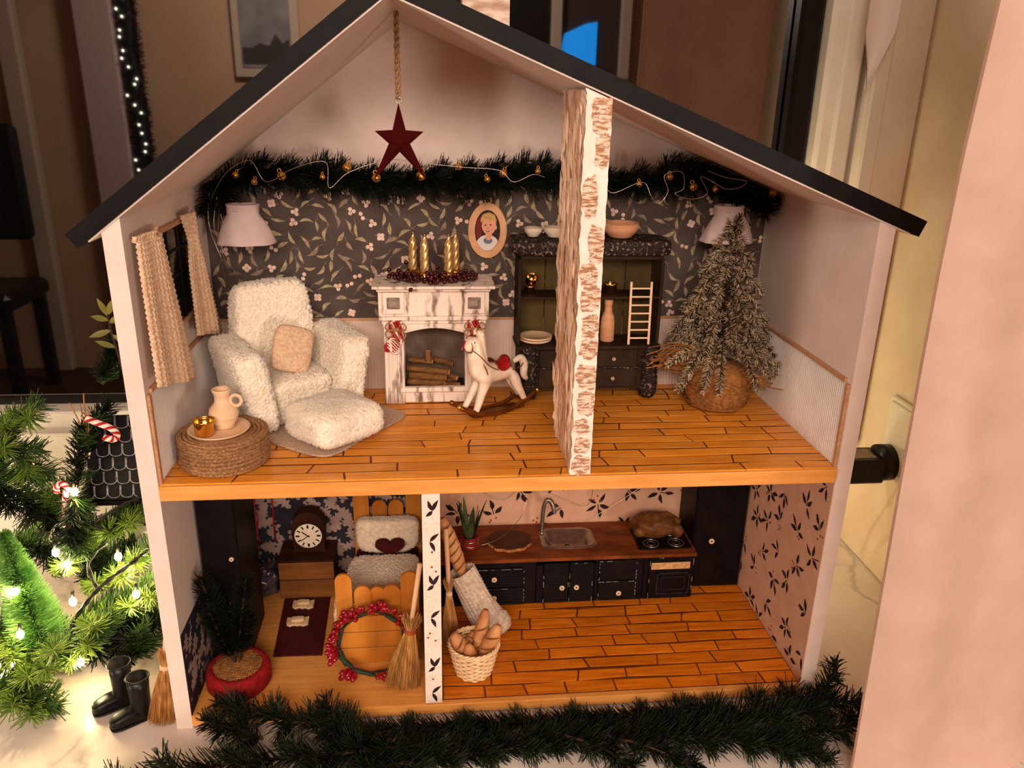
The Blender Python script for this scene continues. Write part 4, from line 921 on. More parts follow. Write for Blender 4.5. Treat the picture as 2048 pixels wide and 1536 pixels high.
# stockings of red-white cord with twine bows on the fireplace
m_red = mat('red_cord', (176, 26, 30), (150, 16, 22), 200, 0.7); m_cordw = mat('white_cord', (240, 214, 200), None, rough=.8)
def stocking(label, x, z, s):
    t = thing('cord_stocking', label, 'stocking', (x, .1465, z), group='cord stockings on the fireplace')
    for k in range(10):
        ph = k / 10 * 2 * PI; pth = []
        for i in range(13):
            f = i / 12; wd = (.0052 if f < .3 else (.0030 + .003 * (f - .3) / .3 if f < .6 else .0058)) * (1 - .35 * max(0, f - .85) / .15)
            foot = max(0, f - .55); pth.append((x + wd * math.cos(ph + f * 3.2) - s * foot * .014, .1440 + .0024 * math.sin(ph + f * 3.2), z + .006 - f * .0285 + foot * .004))
        mb = MB(); mb.tube(pth, .0012, 6); mb.build('cord', m_red if k % 3 else m_cordw, t)
    for k in range(6):
        mb = MB(); ph = k * .5; p0 = []
        for i in range(9): f = i / 8; p0.append((x + (f - .5) * .010 - s * .003, .1412 - .0006 * math.sin(f * PI), z - .016 + .0040 * math.sin(f * PI * 1.0 + ph) - k * .0012 + .004))
        mb.tube(p0, .0005, 5); mb.build('white_thread', m_cordw, t)
    for a in (.5, 2.6, 3.6, 5.6):
        mb = MB(); d = Vector((math.cos(a), -.25, math.sin(a))); e = Vector((-math.sin(a), 0, math.cos(a))); c0 = Vector((x, .1418, z - .0012))
        mb.tube([c0 + d * .0095 * math.sin(PI * f) ** .7 * (1 if 1 else 0) + e * .0030 * math.sin(2 * PI * f) for f in np.linspace(0, 1, 13)], .0006, 5); mb.build('twine_bow', m_twine, t)
    for k in range(3):
        mb = MB(); mb.tube([(x - .003 + .006 * f, .1412 - .0008 * math.sin(PI * f), z - .0016 + k * .0009) for f in np.linspace(0, 1, 6)], .0006, 5); mb.build('twine_wrap', m_twine, t)
    mb = MB(); mb.tube([(x - .001, .1418, z - .002), (x - s * .001, .1405, z - .008), (x + s * .003, .1400, z - .014)], .0006, 5); mb.build('twine_end', m_twine, t)
stocking('red and white cord stocking with twine bow at the left fireplace column', .1625, Z2 + .0725, 1)
stocking('red and white cord stocking with twine bow above the rocking horse', .2300, Z2 + .0730, 1)
# --- oval portrait
t = thing('oval_portrait', 'oval wooden frame holding a portrait of a smiling fair-haired child', 'picture frame', (.2436, .190, .3285))
ocx, ocz = .2436, .3515; m_ring = mat('light_plywood', (222, 168, 122), (208, 152, 108), 90, .6)
mb = MB(); n = 56
ro_ = [(ocx + .0172 * math.cos(a), ocz + .0243 * math.sin(a)) for a in np.linspace(0, 2 * PI, n + 1)[:-1]]; ri_ = [(ocx + .0113 * math.cos(a), ocz + .0182 * math.sin(a)) for a in np.linspace(0, 2 * PI, n + 1)[:-1]]
y0, y1 = D - .0042, D - .0012
vs_ = [(a, y0, b_) for a, b_ in ro_] + [(a, y0, b_) for a, b_ in ri_] + [(a, y1, b_) for a, b_ in ro_] + [(a, y1, b_) for a, b_ in ri_]
fs = []
for i in range(n): j = (i + 1) % n; fs += [(i, j, n + j, n + i), (2 * n + j, 2 * n + i, 3 * n + i, 3 * n + j), (j, i, 2 * n + i, 2 * n + j), (n + i, n + j, 3 * n + j, 3 * n + i)]
mb.add(vs_, fs); mb.tube([(ocx + .0028 * math.cos(a), D - .0026, ocz + .0263 + .0028 * math.sin(a)) for a in np.linspace(0, 2 * PI, 25)[:-1]], .0010, 8, closed=True); mb.build('oval_ring', m_ring, t)
ell = lambda x, z, a, b_, n=24, r=0: [(x + a * math.cos(q) * math.cos(r) - b_ * math.sin(q) * math.sin(r), z + a * math.cos(q) * math.sin(r) + b_ * math.sin(q) * math.cos(r)) for q in np.linspace(0, 2 * PI, n + 1)[:-1]]
inside = lambda P: [(ocx + (x - ocx) * min(1, 1 / max(1e-6, math.hypot((x - ocx) / .0112, (z - ocz) / .0181))), ocz + (z - ocz) * min(1, 1 / max(1e-6, math.hypot((x - ocx) / .0112, (z - ocz) / .0181)))) for x, z in P]
mb = MB(); lay_ = [(ell(ocx, ocz, .0114, .0183), 0), (inside([(ocx - .012, ocz + .012), (ocx - .006, ocz + .012), (ocx - .005, ocz - .006), (ocx - .012, ocz - .008)]), 1),
    (inside(ell(ocx + .0002, ocz - .0125, .0100, .0085)), 2), (inside(ell(ocx + .0006, ocz - .009, .004, .003)), 5), (ell(ocx + .0012, ocz - .0048, .0030, .0040), 3), (ell(ocx + .0012, ocz + .0040, .0062, .0078, r=.1), 3), (ell(ocx + .0073, ocz + .0026, .0012, .0020), 3),
    (inside([(ocx - .0055, ocz + .0062), (ocx - .0062, ocz + .0095), (ocx - .0045, ocz + .0140), (ocx + .001, ocz + .0160), (ocx + .006, ocz + .0142), (ocx + .0082, ocz + .0095), (ocx + .0078, ocz + .0045), (ocx + .0066, ocz + .0062), (ocx + .0056, ocz + .0092), (ocx + .002, ocz + .0090), (ocx - .002, ocz + .0102), (ocx - .0042, ocz + .0085)]), 4),
    (ell(ocx - .0018, ocz + .0046, .0009, .0006), 6), (ell(ocx + .0028, ocz + .0050, .0009, .0006), 6), (ell(ocx + .0004, ocz + .0026, .0007, .0009), 7), (ell(ocx + .0004, ocz - .0002, .0019, .0009, r=.1), 8), (ell(ocx + .0004, ocz + .0001, .0015, .0004, r=.1), 2)]
for k, (P, mi) in enumerate(lay_): mb.flat(P[::-1], lambda u, v, k=k: (u, D - .0016 - .00006 * k, v), mi)
mb.build('portrait_print', [mat('print_dark', (48, 34, 32)), mat('print_red', (120, 28, 28)), mat('print_white', (218, 208, 204)), mat('print_skin', (226, 158, 122)), mat('print_hair', (214, 170, 104), (180, 130, 72), 900), mat('print_blue', (110, 112, 130)), mat('print_eye', (58, 40, 34)), mat('print_nose', (206, 134, 102)), mat('print_mouth', (140, 52, 46))], t)
# --- dark hutch
m_hutch = mat('dark_brown_hutch', (56, 40, 26), (42, 29, 19), 60, .65, stretch=(1, 1, .4), bump=.2, bscale=200, spec=0.08)
m_hutch_i = mat('olive_brown_board', (84, 66, 36), (66, 52, 28), 60, .7, stretch=(1, 1, .3), spec=0.08)
m_crust = mat('worn_dark_crust', (36, 26, 22), (160, 130, 112), 420, .55, spec=.15, lo=.55, hi=.72, bump=1.0, bscale=420, detail=6)
t = thing('hutch', 'dark weathered hutch with open shelves, drawers and crusty legs', 'hutch', (.334, .172, Z2))
hx0, hx1, hf, hb = .2690, .3985, .158, .1895
crn = lambda mb, x0, x1, y0, y1, z0, z1, mi=0: mb.box(((x0 + x1) / 2, (y0 + y1) / 2, (z0 + z1) / 2), (x1 - x0, y1 - y0, z1 - z0), mi, ch=.0006)
mb = MB(); mb.sbox((.3325, .171, .3425), (.0705, .0205, .0068), .22, 60, 14, fn=lambda p: p + Vector((1, 1, 1)) * (.0008 * noise.noise(p * 500))); mb.build('top_board', m_crust, t)
crn(MB(), hx0 + .002, hx1 - .002, hf - .001, hb, .3315, .3360).build('top_rail', m_hutch, t)
for x in (hx0 + .0012, hx1 - .0012): crn(MB(), x - .0014, x + .0014, hf, hb, .2545, .3320).build('side_panel', m_hutch, t)
for k in range(5):
    a = hx0 + .0026 + (hx1 - hx0 - .0052) * k / 5; crn(MB(), a + .0003, a + (hx1 - hx0 - .0052) / 5 - .0003, hb - .0016, hb, .2545, .3320).build('back_board', m_hutch_i, t)
crn(MB(), hx0 + .002, hx1 - .002, hf + .001, hb - .0016, .2960, .2982).build('shelf', m_hutch, t)
crn(MB(), hx0 - .001, hx1 + .001, hf - .006, hb, .2512, .2545).build('counter_board', m_hutch, t)
crn(MB(), hx0 + .002, hx1 - .002, hf - .002, hb, .2120, .2512).build('drawer_case', m_hutch, t)
for i, (xa, xb_) in enumerate(((.2885, .3335), (.3345, .3795))):
    for j, (za, zb_) in enumerate(((.2338, .2500), (.2145, .2320))):
        dr = MB(); crn(dr, xa + .0004, xb_ - .0004, hf - .0034, hf - .0018, za, zb_); dr = dr.build('drawer', m_hutch, t)
        mb = MB(); mb.ball(((xa + xb_) / 2 + .0, hf - .0052, (za + zb_) / 2), .0019, 10, 7); mb.cyl(((xa + xb_) / 2, hf - .0034, (za + zb_) / 2), ((xa + xb_) / 2, hf - .005, (za + zb_) / 2), .0008); mb.build('knob', mat('worn_white_knob', (214, 184, 160), (150, 118, 100), 500, .4), dr)
mb = MB(); crn(mb, .286, .382, hf - .0042, hf - .0016, .2318, .2338); mb.build('mid_rail', m_crust, t)
wk = lambda p: p + Vector((1, .6, 1)) * (.0016 * noise.noise(p * 420))
for x in (.2800, .3915):
    mb = MB()
    mb.lathe([(.0001, 0), (.0062, 0), (.0072, .004), (.0066, .009), (.0072, .016), (.0068, .024), (.0074, .034), (.0070, .044), (.0076, .0478), (.0001, .0480)], 26, (x, .1560, Z2 + .0030), wob=lambda a, i: 1 + .10 * noise.noise(Vector((math.cos(a) * 3, math.sin(a) * 3, i * 1.7 + x * 90))))
    mb.lumps(420, .0010, int(x * 1000)); mb.build('leg', m_crust, t)
for x in (.2720, .3975): crn(MB(), x - .003, x + .003, .183, .1892, Z2 + .0003, .2125).build('leg', m_hutch, t)
# things on the hutch
m_bowlw = mat('cream_glazed_bowl', (214, 196, 172), (196, 176, 152), 120, .35)
ZH = .2546
for k in range(2):
    mb = MB(); mb.lathe([(.0001, 0), (.011, 0), (.0142, .0014), (.0150, .0030), (.0143, .0032), (.0130, .0022), (.0001, .0018)], 40, (.2868 + .0004 * k, .1700, ZH + .0024 * k + .0001)); tag(mb.build('small_plate', m_paleturn), ('lower' if k == 0 else 'upper') + ' pale wooden plate of the pair on the hutch counter', 'plate', 'plates on the hutch')
mb = MB(); mb.lathe([(.0001, 0), (.0060, 0), (.0066, .001), (.0064, .018), (.0056, .0225), (.0036, .028), (.0033, .0335), (.0038, .0350), (.0038, .0385), (.0001, .0388)], 28, (.3528, .1690, ZH + .0001)); tag(mb.build('milk_bottle', m_terra), 'small wooden milk bottle on the hutch counter', 'bottle')
t = thing('toy_ladder', 'pale wooden toy ladder leaning inside the hutch', 'ladder', (.379, .165, ZH))
ml = Mx((.3790, .1545, ZH + .0004), rx=-.075)
for s in (-1, 1): MB().box((s * .0092, 0, .0285), (.0020, .0018, .0570), ch=.0003, M=ml).build('rail', m_paleturn, t)
for k in range(7): MB().box((0, 0, .0060 + k * .0075), (.0170, .0014, .0014), ch=.0002, M=ml).build('rung', m_paleturn, t)
gold_cup('gold cup on the hutch shelf with a second cup tipped on it', (.2805, .1720, .2984), .72)
gold_cup('gold cup tipped open upon another on the hutch shelf', (.2808, .1722, .3066), .80, M=Mx((0, 0, .0010), rx=.45, ry=.20))
gold_cup('gold cup on the hutch shelf right of the birch partition', (.3540, .1720, .2984), .92)
def bowl(label, c, s, m, group=None, handle=False):
    t = thing('bowl', label, 'bowl', c, group=group)
    mb = MB(); mb.lathe([(.0001, 0), (.0048 * s, 0), (.0050 * s, .0010 * s), (.0066 * s, .0026 * s), (.0080 * s, .0052 * s), (.0078 * s, .0064 * s), (.0084 * s, .0076 * s), (.0078 * s, .0076 * s), (.0072 * s, .0056 * s), (.0058 * s, .0030 * s), (.0001, .0018 * s)], 36, c); mb.build('bowl_body', m, t)
    if handle: mb = MB(); mb.tube([(c[0] + .0082 * s + .0018 * math.sin(q), c[1], c[2] + .0064 * s - .0016 + .0016 * math.cos(q)) for q in np.linspace(0, PI, 8)], .0006, 6); mb.build('handle', m, t)
ZB = .3503
bowl('small cream handled bowl at the left end of the hutch top', (.2820, .168, ZB), .98, m_bowlw, 'cream bowls on the hutch', True)
bowl('small cream bowl half hidden by the birch partition', (.3000, .166, ZB), 1.12, m_bowlw, 'cream bowls on the hutch')
t = thing('wooden_bowl', 'wide tan wooden bowl on the hutch top', 'bowl', (.3590, .168, ZB))
mb = MB(); mb.lathe([(.0001, 0), (.0100, 0), (.0108, .0016), (.0118, .0022), (.0150, .0066), (.0158, .0105), (.0152, .0125), (.0146, .0120), (.0142, .009), (.0118, .0046), (.0001, .0036)], 40, (.3590, .168, ZB)); mb.build('bowl_body', m_terra, t)
# --- rocking horse
m_horse = mat('cream_painted_horse', (240, 220, 198), (224, 198, 172), 120, .3, coat=.3)
m_bronze = mat('antique_gold', (150, 92, 34), (110, 64, 22), 120, .3, metal=.8)
HB = (.2465, .1245, Z2 + .0004); t = thing('rocking_horse', 'cream rocking horse with red saddle and gold rockers', 'rocking horse', HB, .52)
def skin_body(name, V, E, Rr, m, parent, sub=2, w=False):
    me = bpy.data.meshes.new(name); me.from_pydata(V, E, []); o = bpy.data.objects.new(name, me); col.objects.link(o); o.parent = parent
    if w: o.matrix_parent_inverse = world_of(parent).inverted()
    o.modifiers.new('skin', 'SKIN'); sk = me.skin_vertices[0].data
    for i, r in enumerate(Rr): sk[i].radius = r if isinstance(r, tuple) else (r, r); sk[i].use_root = (i == 0)
    o.modifiers['skin'].use_smooth_shade = True
    s = o.modifiers.new('sub', 'SUBSURF'); s.levels = sub; s.render_levels = sub; me.materials.append(m); return o
# local frame: -x is forward (head), +x tail; rockers on the ground
hv = [(.002, 0, .0365), (-.010, 0, .0372), (-.0168, 0, .0440), (-.0195, 0, .0560), (-.0200, 0, .0690), (-.0245, 0, .0680), (-.0290, 0, .0605), (.012, 0, .0385), (.018, 0, .0405),
      (-.0135, -.0045, .0310), (-.0180, -.0055, .0200), (-.0225, -.0058, .0085), (-.0250, -.0058, .0060), (-.0135, .0045, .0310), (-.0205, .0050, .0205), (-.0262, .0054, .0100), (-.0288, .0054, .0078),
      (.0175, -.0042, .0320), (.0200, -.0052, .0235), (.0265, -.0055, .0130), (.0285, -.0055, .0080), (.0175, .0042, .0320), (.0210, .0050, .0235), (.0280, .0054, .0140), (.0302, .0054, .0090)]
he = [(0, 1), (1, 2), (2, 3), (3, 4), (4, 5), (5, 6), (0, 7), (7, 8), (1, 9), (9, 10), (10, 11), (11, 12), (1, 13), (13, 14), (14, 15), (15, 16), (8, 17), (17, 18), (18, 19), (19, 20), (8, 21), (21, 22), (22, 23), (23, 24)]
hr = [.0090, .0098, .0098, .0084, .0070, .0056, .0040, .0088, .0090, .0052, .0040, .0030, .0032, .0050, .0038, .0028, .0030, .0056, .0046, .0030, .0030, .0054, .0044, .0028, .0030]
skin_body('horse_body', hv, he, hr, m_horse, t)
for s in (-1, 1):
    mb = MB(); mb.tube([(-.0190, s * .0026, .0735), (-.0185, s * .0034, .0765), (-.0173, s * .0030, .0790)], [.0014, .0013, .0003], 6); mb.build('ear', m_horse, t, w=False)
    mb = MB(); mb.ball((-.0238, s * .0050, .0690), .0007, 6, 5); mb.build('eye', m_gasket, t, w=False)
mb = MB(); 
for k in range(22): f = k / 21; mb.ball((-.0158 + .0044 * f, -.001, .0740 - .030 * f), (.0032, .0054, .0040), 10, 7)
mb.build('mane', m_horse, t, w=False)
mb = MB(); mb.tube(spline([(.0195, 0, .0440), (.0270, 0, .0462), (.0310, 0, .0400), (.0310, 0, .0300), (.0345, 0, .0255)], 5), [.0018 + .0020 * math.sin(PI * i / 20) for i in range(21)], 8); mb.build('tail', m_horse, t, w=False)
def saddle(u, v):
    a = (v - .5) * 2.5; return (-.0045 + .0165 * u + (.5 - u) * .004 * abs(v - .5) * 2, .0102 * math.sin(a), .0378 + .0102 * math.cos(a) + .0030 * (2 * u - 1) ** 2)
mb = MB(); mb.grid(10, 14, saddle); mb.build('saddle', mat('red_saddle', (170, 22, 28), (140, 16, 20), 200, .35, coat=.3), t, w=False)
mb = MB()
for u in (0, 1): mb.tube([saddle(u, q) for q in np.linspace(0, 1, 12)], .0006, 5)
mb.tube([(-.0150 - .0035 * math.cos(a), .0104 * math.sin(a), .0440 + .0080 * math.cos(a) * 1.2) for a in np.linspace(0, 2 * PI, 25)[:-1]], .0005, 5, closed=True)
mb.tube([(-.0262, .0056 * math.sin(a), .0648 + .0054 * math.cos(a)) for a in np.linspace(0, 2 * PI, 17)[:-1]], .0004, 5, closed=True)
mb.tube(spline([(-.0262, -.0058, .0630), (-.0200, -.0090, .0570), (-.0130, -.0104, .0490), (-.003, -.0104, .0430)], 5), .0004, 5)
mb.tube(spline([(.012, -.0100, .0410), (.02, -.0098, .0420), (.0275, -.0035, .0425)], 5), .0005, 5); mb.build('gold_harness', m_bronze, t, w=False)
for s in (-1, 1):
    mb = MB(); mb.tube([(-.040 + .080 * f, s * .0075, .0026 + .0130 * (2 * f - 1) ** 2 - .003 * (f < .5) * (1 - 2 * f) * 0) for f in np.linspace(0, 1, 25)], .0016, 8, flat=1.4); mb.build('rocker', m_bronze, t, w=False)
for x, z in ((-.0275, .0085), (.0290, .0088)): mb = MB(); mb.box((x, 0, z), (.006, .018, .0018), ch=.0004); mb.build('cross_bar', m_bronze, t, w=False)
mb = MB(); mb.box((0, 0, .0024), (.0500, .0135, .0012), ch=.0004); mb.build('base_board', m_bronze, t, w=False)
mb = MB(); mb.ball((.0405, -.0075, .0160), .0022, 8, 6); mb.ball((-.0405, -.0075, .0160), .0022, 8, 6); mb.build('rocker_tip', m_gold, t, w=False)
# --- frosted christmas tree in burlap
m_frost = mat('frosted_needle', (232, 208, 178), (148, 116, 72), 500, .7, lo=.4, hi=.7)
m_frostg = mat('olive_dark_needle', (74, 56, 28), (46, 34, 16), 200, .7)
m_burlap = mat('burlap_jute', (168, 112, 60), (128, 80, 38), 300, .9, bump=.6, bscale=500)
TX, TY = .4510, .1400; t = thing('frosted_tree', 'frosted artificial christmas tree in burlap by the wall', 'christmas tree', (TX, TY, Z2))
mb = MB(); mb.tube([(TX, TY, Z2 + .03), (TX, TY, .34), (TX + .002, TY - .004, .372)], [.0022, .0015, .0006], 7); mb.build('trunk', m_twig, t)
rg = np.random.default_rng(8); rnd = random.Random(12); nb = MB(); tw = MB()
for lv in range(10):
    f = lv / 9; zb_ = .268 + .092 * f; R0 = .050 * (1 - f) ** 1.05 + .007; nbr = 11 - lv
    for k in range(max(4, nbr)):
        a = 2 * PI * (k + .37 * lv) / max(4, nbr) + rnd.uniform(-.2, .2); R_ = R0 * rnd.uniform(.75, 1.15)
        if math.sin(a) > 0: R_ = min(R_, (D - TY - .006) / max(.05, math.sin(a)))
        if math.cos(a) > 0: R_ = min(R_, (W - TX - .006) / max(.05, math.cos(a)))
        dr = R_ * (.50 + .12 * (1 - f)) + .006
        pth = [Vector((TX + R_ * (j / 6) * math.cos(a), TY + R_ * (j / 6) * math.sin(a), zb_ + .010 * math.sin(PI * j / 6 * .6) - dr * (j / 6) ** 1.7)) for j in range(7)]
        tw.tube(pth, .0008, 5); needle_run(nb, pth[1:], .0056, 4200, .00042, rg, 0, fwd=.8, flat=1.0); needle_run(nb, pth[1:], .0060, 3600, .00040, rg, 1, fwd=.9, flat=1.0)
for lv in range(6): needle_run(nb, [(TX, TY, .345), (TX + .002, TY - .004, .374)], .006, 900, .0004, rg, 1, fwd=.9, flat=1.0)
for (dx, dz, dy) in ((-.058, -.012, -.030), (-.048, -.034, -.034), (.042, -.030, -.020), (.043, -.014, -.03), (-.026, -.036, -.036)):
    pth = spline([(TX, TY, .262), (TX + dx * .5, TY + dy * .5, .262 + dz * .25), (TX + dx, TY + dy, .262 + dz)], 5); tw.tube(pth, .0008, 5); needle_run(nb, pth, .0062, 6000, .0005, rg, 0, fwd=.8, flat=1.0); needle_run(nb, pth, .006, 2200, .00045, rg, 1, fwd=.8, flat=1.0)
V = np.array(nb.v); V[:, 0] = np.minimum(V[:, 0], W - .003); V[:, 1] = np.minimum(V[:, 1], D - .003); nb.v = list(map(tuple, V.tolist()))
tw.build('branches', m_twig, t, kind='stuff'); nb.build('needles', [m_frost, m_frostg], t, kind='stuff')
pot = MB(); pot.lathe([(.0001, 0), (.0225, 0), (.0255, .003), (.0282, .010), (.0290, .018), (.0275, .028), (.0235, .036), (.0160, .041), (.0001, .042)], 36, (TX - .001, TY - .004, Z2 + .0004), wob=lambda a, i: 1 + .03 * math.sin(5 * a + i)); pot = pot.build('burlap_pot', m_burlap, t)
mb = MB(); rnd = random.Random(3)
for k in range(90):
    a0 = rnd.uniform(0, 2 * PI); tl = rnd.uniform(-.6, .6); ph = []
    for i in range(15):
        a = a0 + i / 14 * rnd.choice((1.6, 1.6)); hz = .004 + .034 * (.5 + .5 * math.sin(a * tl * 2 + k)); rr = .0262 + .0035 * math.sin(PI * hz / .042) if hz < .03 else .0275 - (hz - .03) * 1.0
        ph.append((TX - .001 + rr * math.cos(a), TY - .004 + rr * math.sin(a), Z2 + hz))
    mb.tube(ph, .00042, 4)
mb.build('burlap_strands', m_burlap, pot, kind='stuff')
mb = MB()
for k in range(46):
    z = Z2 + .036 + rnd.uniform(0, .016); x0 = TX - .018; L_ = rnd.uniform(.02, .056); dz = rnd.uniform(-.010, .020)
    mb.tube(spline([(TX - .002, TY - .016, z - .006), (x0, TY - .014 + rnd.uniform(-.006, .006), z), (x0 - L_ * .55, TY - .012 + rnd.uniform(-.01, .01), z + dz * .7), (x0 - L_, TY - .01 + rnd.uniform(-.012, .012), z + dz * .2)], 4), .00055, 4)
for k in range(16): mb.tube(spline([(TX + .006, TY - .02, Z2 + .036), (TX + .02, TY - .026, Z2 + .040 + rnd.uniform(-.01, .006)), (TX + .034 + rnd.uniform(-.006, .006), TY - .03, Z2 + .034 + rnd.uniform(-.012, .006))], 4), .0005, 4)
mb.build('burlap_fringe', m_burlap, pot, kind='stuff')
mb = MB(); mb.tube(spline([(TX + .018, TY - .028, Z2 + .030), (TX + .03, TY - .034, Z2 + .028), (.4965, TY - .038, Z2 + .026)], 5), .0005, 5); mb.build('loose_strand', m_burlap, pot)
# ================================================================== lower rooms
random.seed(31)
m_cab = mat('black_cabinet_paint', (20, 14, 14), (12, 8, 9), 80, .45, spec=.14, bump=.25, bscale=260)
m_worn = mat('worn_edge_paint', (150, 142, 140), (60, 54, 54), 300, .6, lo=.4, hi=.62)
m_knob = mat('cream_wood_knob', (226, 196, 160), (200, 166, 130), 200, .45)
m_top = mat('brown_worktop', (132, 66, 26), (88, 40, 16), 40, .45, spec=.15, stretch=(1, 3, 3), detail=7)
m_steel = mat('brushed_steel', (176, 164, 150), (150, 138, 126), 200, .3, metal=.9)
KF, KB, KZ = .1290, .1905, .0530
def knob(x, y, z, parent, r=.0027):
    mb = MB(); mb.lathe([(.0012, 0), (r * .9, .0006), (r, .0016), (r * .86, .0026), (r * .4, .0027), (r * .34, .0018), (.0001, .0018)], 16, M=Matrix.Translation((x, y, z)) @ Matrix.Rotation(PI / 2, 4, 'X')); o = mb.build('knob', m_knob, parent)
    mb = MB(); mb.ball((x, y - .0019, z), (r * .36, .0005, r * .36), 8, 5); mb.build('knob_hole', m_gasket, parent)
    return o
def panel(parent, name, x0, x1, z0, z1, ribs=False, y=KF):
    mb = MB(); mb.box(((x0 + x1) / 2, y - .0012, (z0 + z1) / 2), (x1 - x0, .0022, z1 - z0), ch=.0005)
    if ribs:
        k = int((z1 - z0) / .0028)
        for i in range(k): mb.box(((x0 + x1) / 2, y - .0024, z0 + (i + .5) * (z1 - z0) / k), (x1 - x0 - .003, .0008, .0018), ch=.0003)
    o = mb.build(name, m_cab, parent)
    mb = MB()
    for (xa, xb_, za, zb_) in ((x0, x1, z1 - .0006, z1), (x0, x0 + .0006, z0, z1), (x1 - .0006, x1, z0, z1)):
        for s in range(5):
            if random.random() < .55:
                f0, f1 = s / 5, (s + U(.4, .9)) / 5; q = ((xa + (xb_ - xa) * f0, xa + (xb_ - xa) * f1, za, zb_) if xb_ - xa > .002 else (xa, xb_, za + (zb_ - za) * f0, za + (zb_ - za) * f1))
                mb.box(((q[0] + q[1]) / 2, y - .0023, (q[2] + q[3]) / 2), (q[1] - q[0], .0004, q[3] - q[2]))
    if mb.v: mb.build('worn_edge', m_worn, o, kind='stuff')
    return o
t = thing('drawer_cabinet', 'black two-drawer kitchen cabinet beside the baguette bag', 'cabinet', (.245, .16, 0))
crn(MB(), .1980, .2890, KF, KB, .0003, .0495).build('body', m_cab, t)
for z0, z1 in ((.0215, .0415), (.0015, .0200)): d_ = panel(t, 'drawer', .2230, .2775, z0, z1, True); knob(.2485, KF - .0024, (z0 + z1) / 2, d_)
t = thing('sink_cabinet', 'black double-door kitchen cabinet under the sink', 'cabinet', (.32, .16, 0))
crn(MB(), .2892, .3462, KF, KB, .0003, .0425).build('body', m_cab, t)
for x0, x1, kx in ((.2960, .3205, .3140), (.3212, .3440, .3282)): d_ = panel(t, 'door', x0, x1, .0025, .0455, True); knob(kx, KF - .0024, .0195, d_)
t = thing('narrow_cabinet', 'black narrow kitchen cabinet between sink and oven', 'cabinet', (.37, .16, 0))
crn(MB(), .3464, .3940, KF, KB, .0003, .0495).build('body', m_cab, t)
panel(t, 'top_panel', .3500, .3870, .0250, .0465); d_ = panel(t, 'drawer', .3500, .3870, .0030, .0235); knob(.3700, KF - .0024, .0110, d_)
t = thing('toy_oven', 'black toy oven with pale handle strip under the hob', 'oven', (.42, .16, 0))
crn(MB(), .3942, .4445, KF, KB, .0003, .0495).build('body', m_cab, t)
d_ = panel(t, 'oven_door', .3995, .4430, .0020, .0480)
MB().box((.4200, KF - .0032, .0395), (.0385, .0014, .0072), ch=.0003, M=None).build('handle_strip', mat('stained_paper_strip', (214, 170, 116), (180, 132, 80), 300, .7), d_)
mb = MB(); [mb.box((.4235 + a, KF - .0029, .0195 + b_), (w_, .0012, h_)) for a, b_, w_, h_ in ((0, .0115, .033, .0010), (0, -.0115, .033, .0010), (-.016, 0, .0010, .024), (.016, 0, .0010, .024), (0, .007, .024, .0006), (0, -.007, .024, .0006), (-.0117, 0, .0006, .0146), (.0117, 0, .0006, .0146))]
mb.build('door_window', mat('scuffed_black', (52, 48, 50), (24, 20, 22), 200, .4), d_)
wt = MB()
for xa, xb_, ya, yb_ in ((.1977, .2995, KF - .004, KB), (.3475, .4447, KF - .004, KB), (.2995, .3475, KF - .004, .1430), (.2995, .3475, .1770, KB)): wt.box(((xa + xb_) / 2, (ya + yb_) / 2, .0513), (xb_ - xa, yb_ - ya, .0034))
tag(wt.build('worktop', m_top), 'brown wooden worktop running along the black kitchen cabinets', 'worktop')
t = thing('tall_cupboard', 'tall black cupboard in the kitchen corner with one pale knob', 'cupboard', (.473, .168, 0))
crn(MB(), .4462, .4990, .1470, .1915, .0003, .1880).build('body', m_cab, t); d_ = MB(); crn(d_, .4472, .4980, .1448, .1468, .0020, .1870); d_ = d_.build('door', m_cab, t); knob(.4650, .1446, .0545, d_, .0030)
# sink and tap
t = thing('sink', 'small brushed steel sink let into the brown worktop', 'sink', (.323, .161, KZ))
rr = lambda x, z, a, b_, p, n=48: [(x + a * math.copysign(abs(math.cos(q)) ** p, math.cos(q)), z + b_ * math.copysign(abs(math.sin(q)) ** p, math.sin(q))) for q in np.linspace(0, 2 * PI, n + 1)[:-1]]
o1, o2, o3 = rr(.3235, .1600, .0270, .0196, .35), rr(.3235, .1590, .0232, .0155, .40), rr(.3235, .1595, .0195, .0120, .5); n = 48
vs_ = [(x, y, KZ + .0002) for x, y in o1] + [(x, y, KZ + .0016) for x, y in rr(.3235, .1600, .0256, .0184, .45)] + [(x, y, KZ + .0016) for x, y in o2] + [(x, y, KZ - .0085) for x, y in o3]
mb = MB(); mb.add(vs_, [(k * n + i, k * n + (i + 1) % n, (k + 1) * n + (i + 1) % n, (k + 1) * n + i) for k in range(3) for i in range(n)] + [tuple(3 * n + i for i in range(n))], 0, True); mb.build('basin', m_steel, t)
mb = MB(); mb.tube([(.3235 + .0022 * math.cos(a), .1600, KZ + .0008) if 0 else (.3235 + .0022 * math.cos(a), .1600 + .0022 * math.sin(a), KZ - .0082) for a in np.linspace(0, 2 * PI, 17)[:-1]], .0004, 5, closed=True); mb.build('drain', m_gasket, t)
t = thing('bent_straw_tap', 'steel gooseneck tap behind the small sink', 'tap', (.2990, .1690, KZ))
pth = spline([(.2990, .1690, KZ + .0016), (.2992, .1688, .068), (.3000, .1684, .084), (.3025, .1680, .0915), (.3062, .1672, .0915), (.3090, .1662, .0860), (.3105, .1655, .0785)], 8); mb = MB(); mb.tube(pth, .0021, 12); mb.build('spout', m_steel, t)
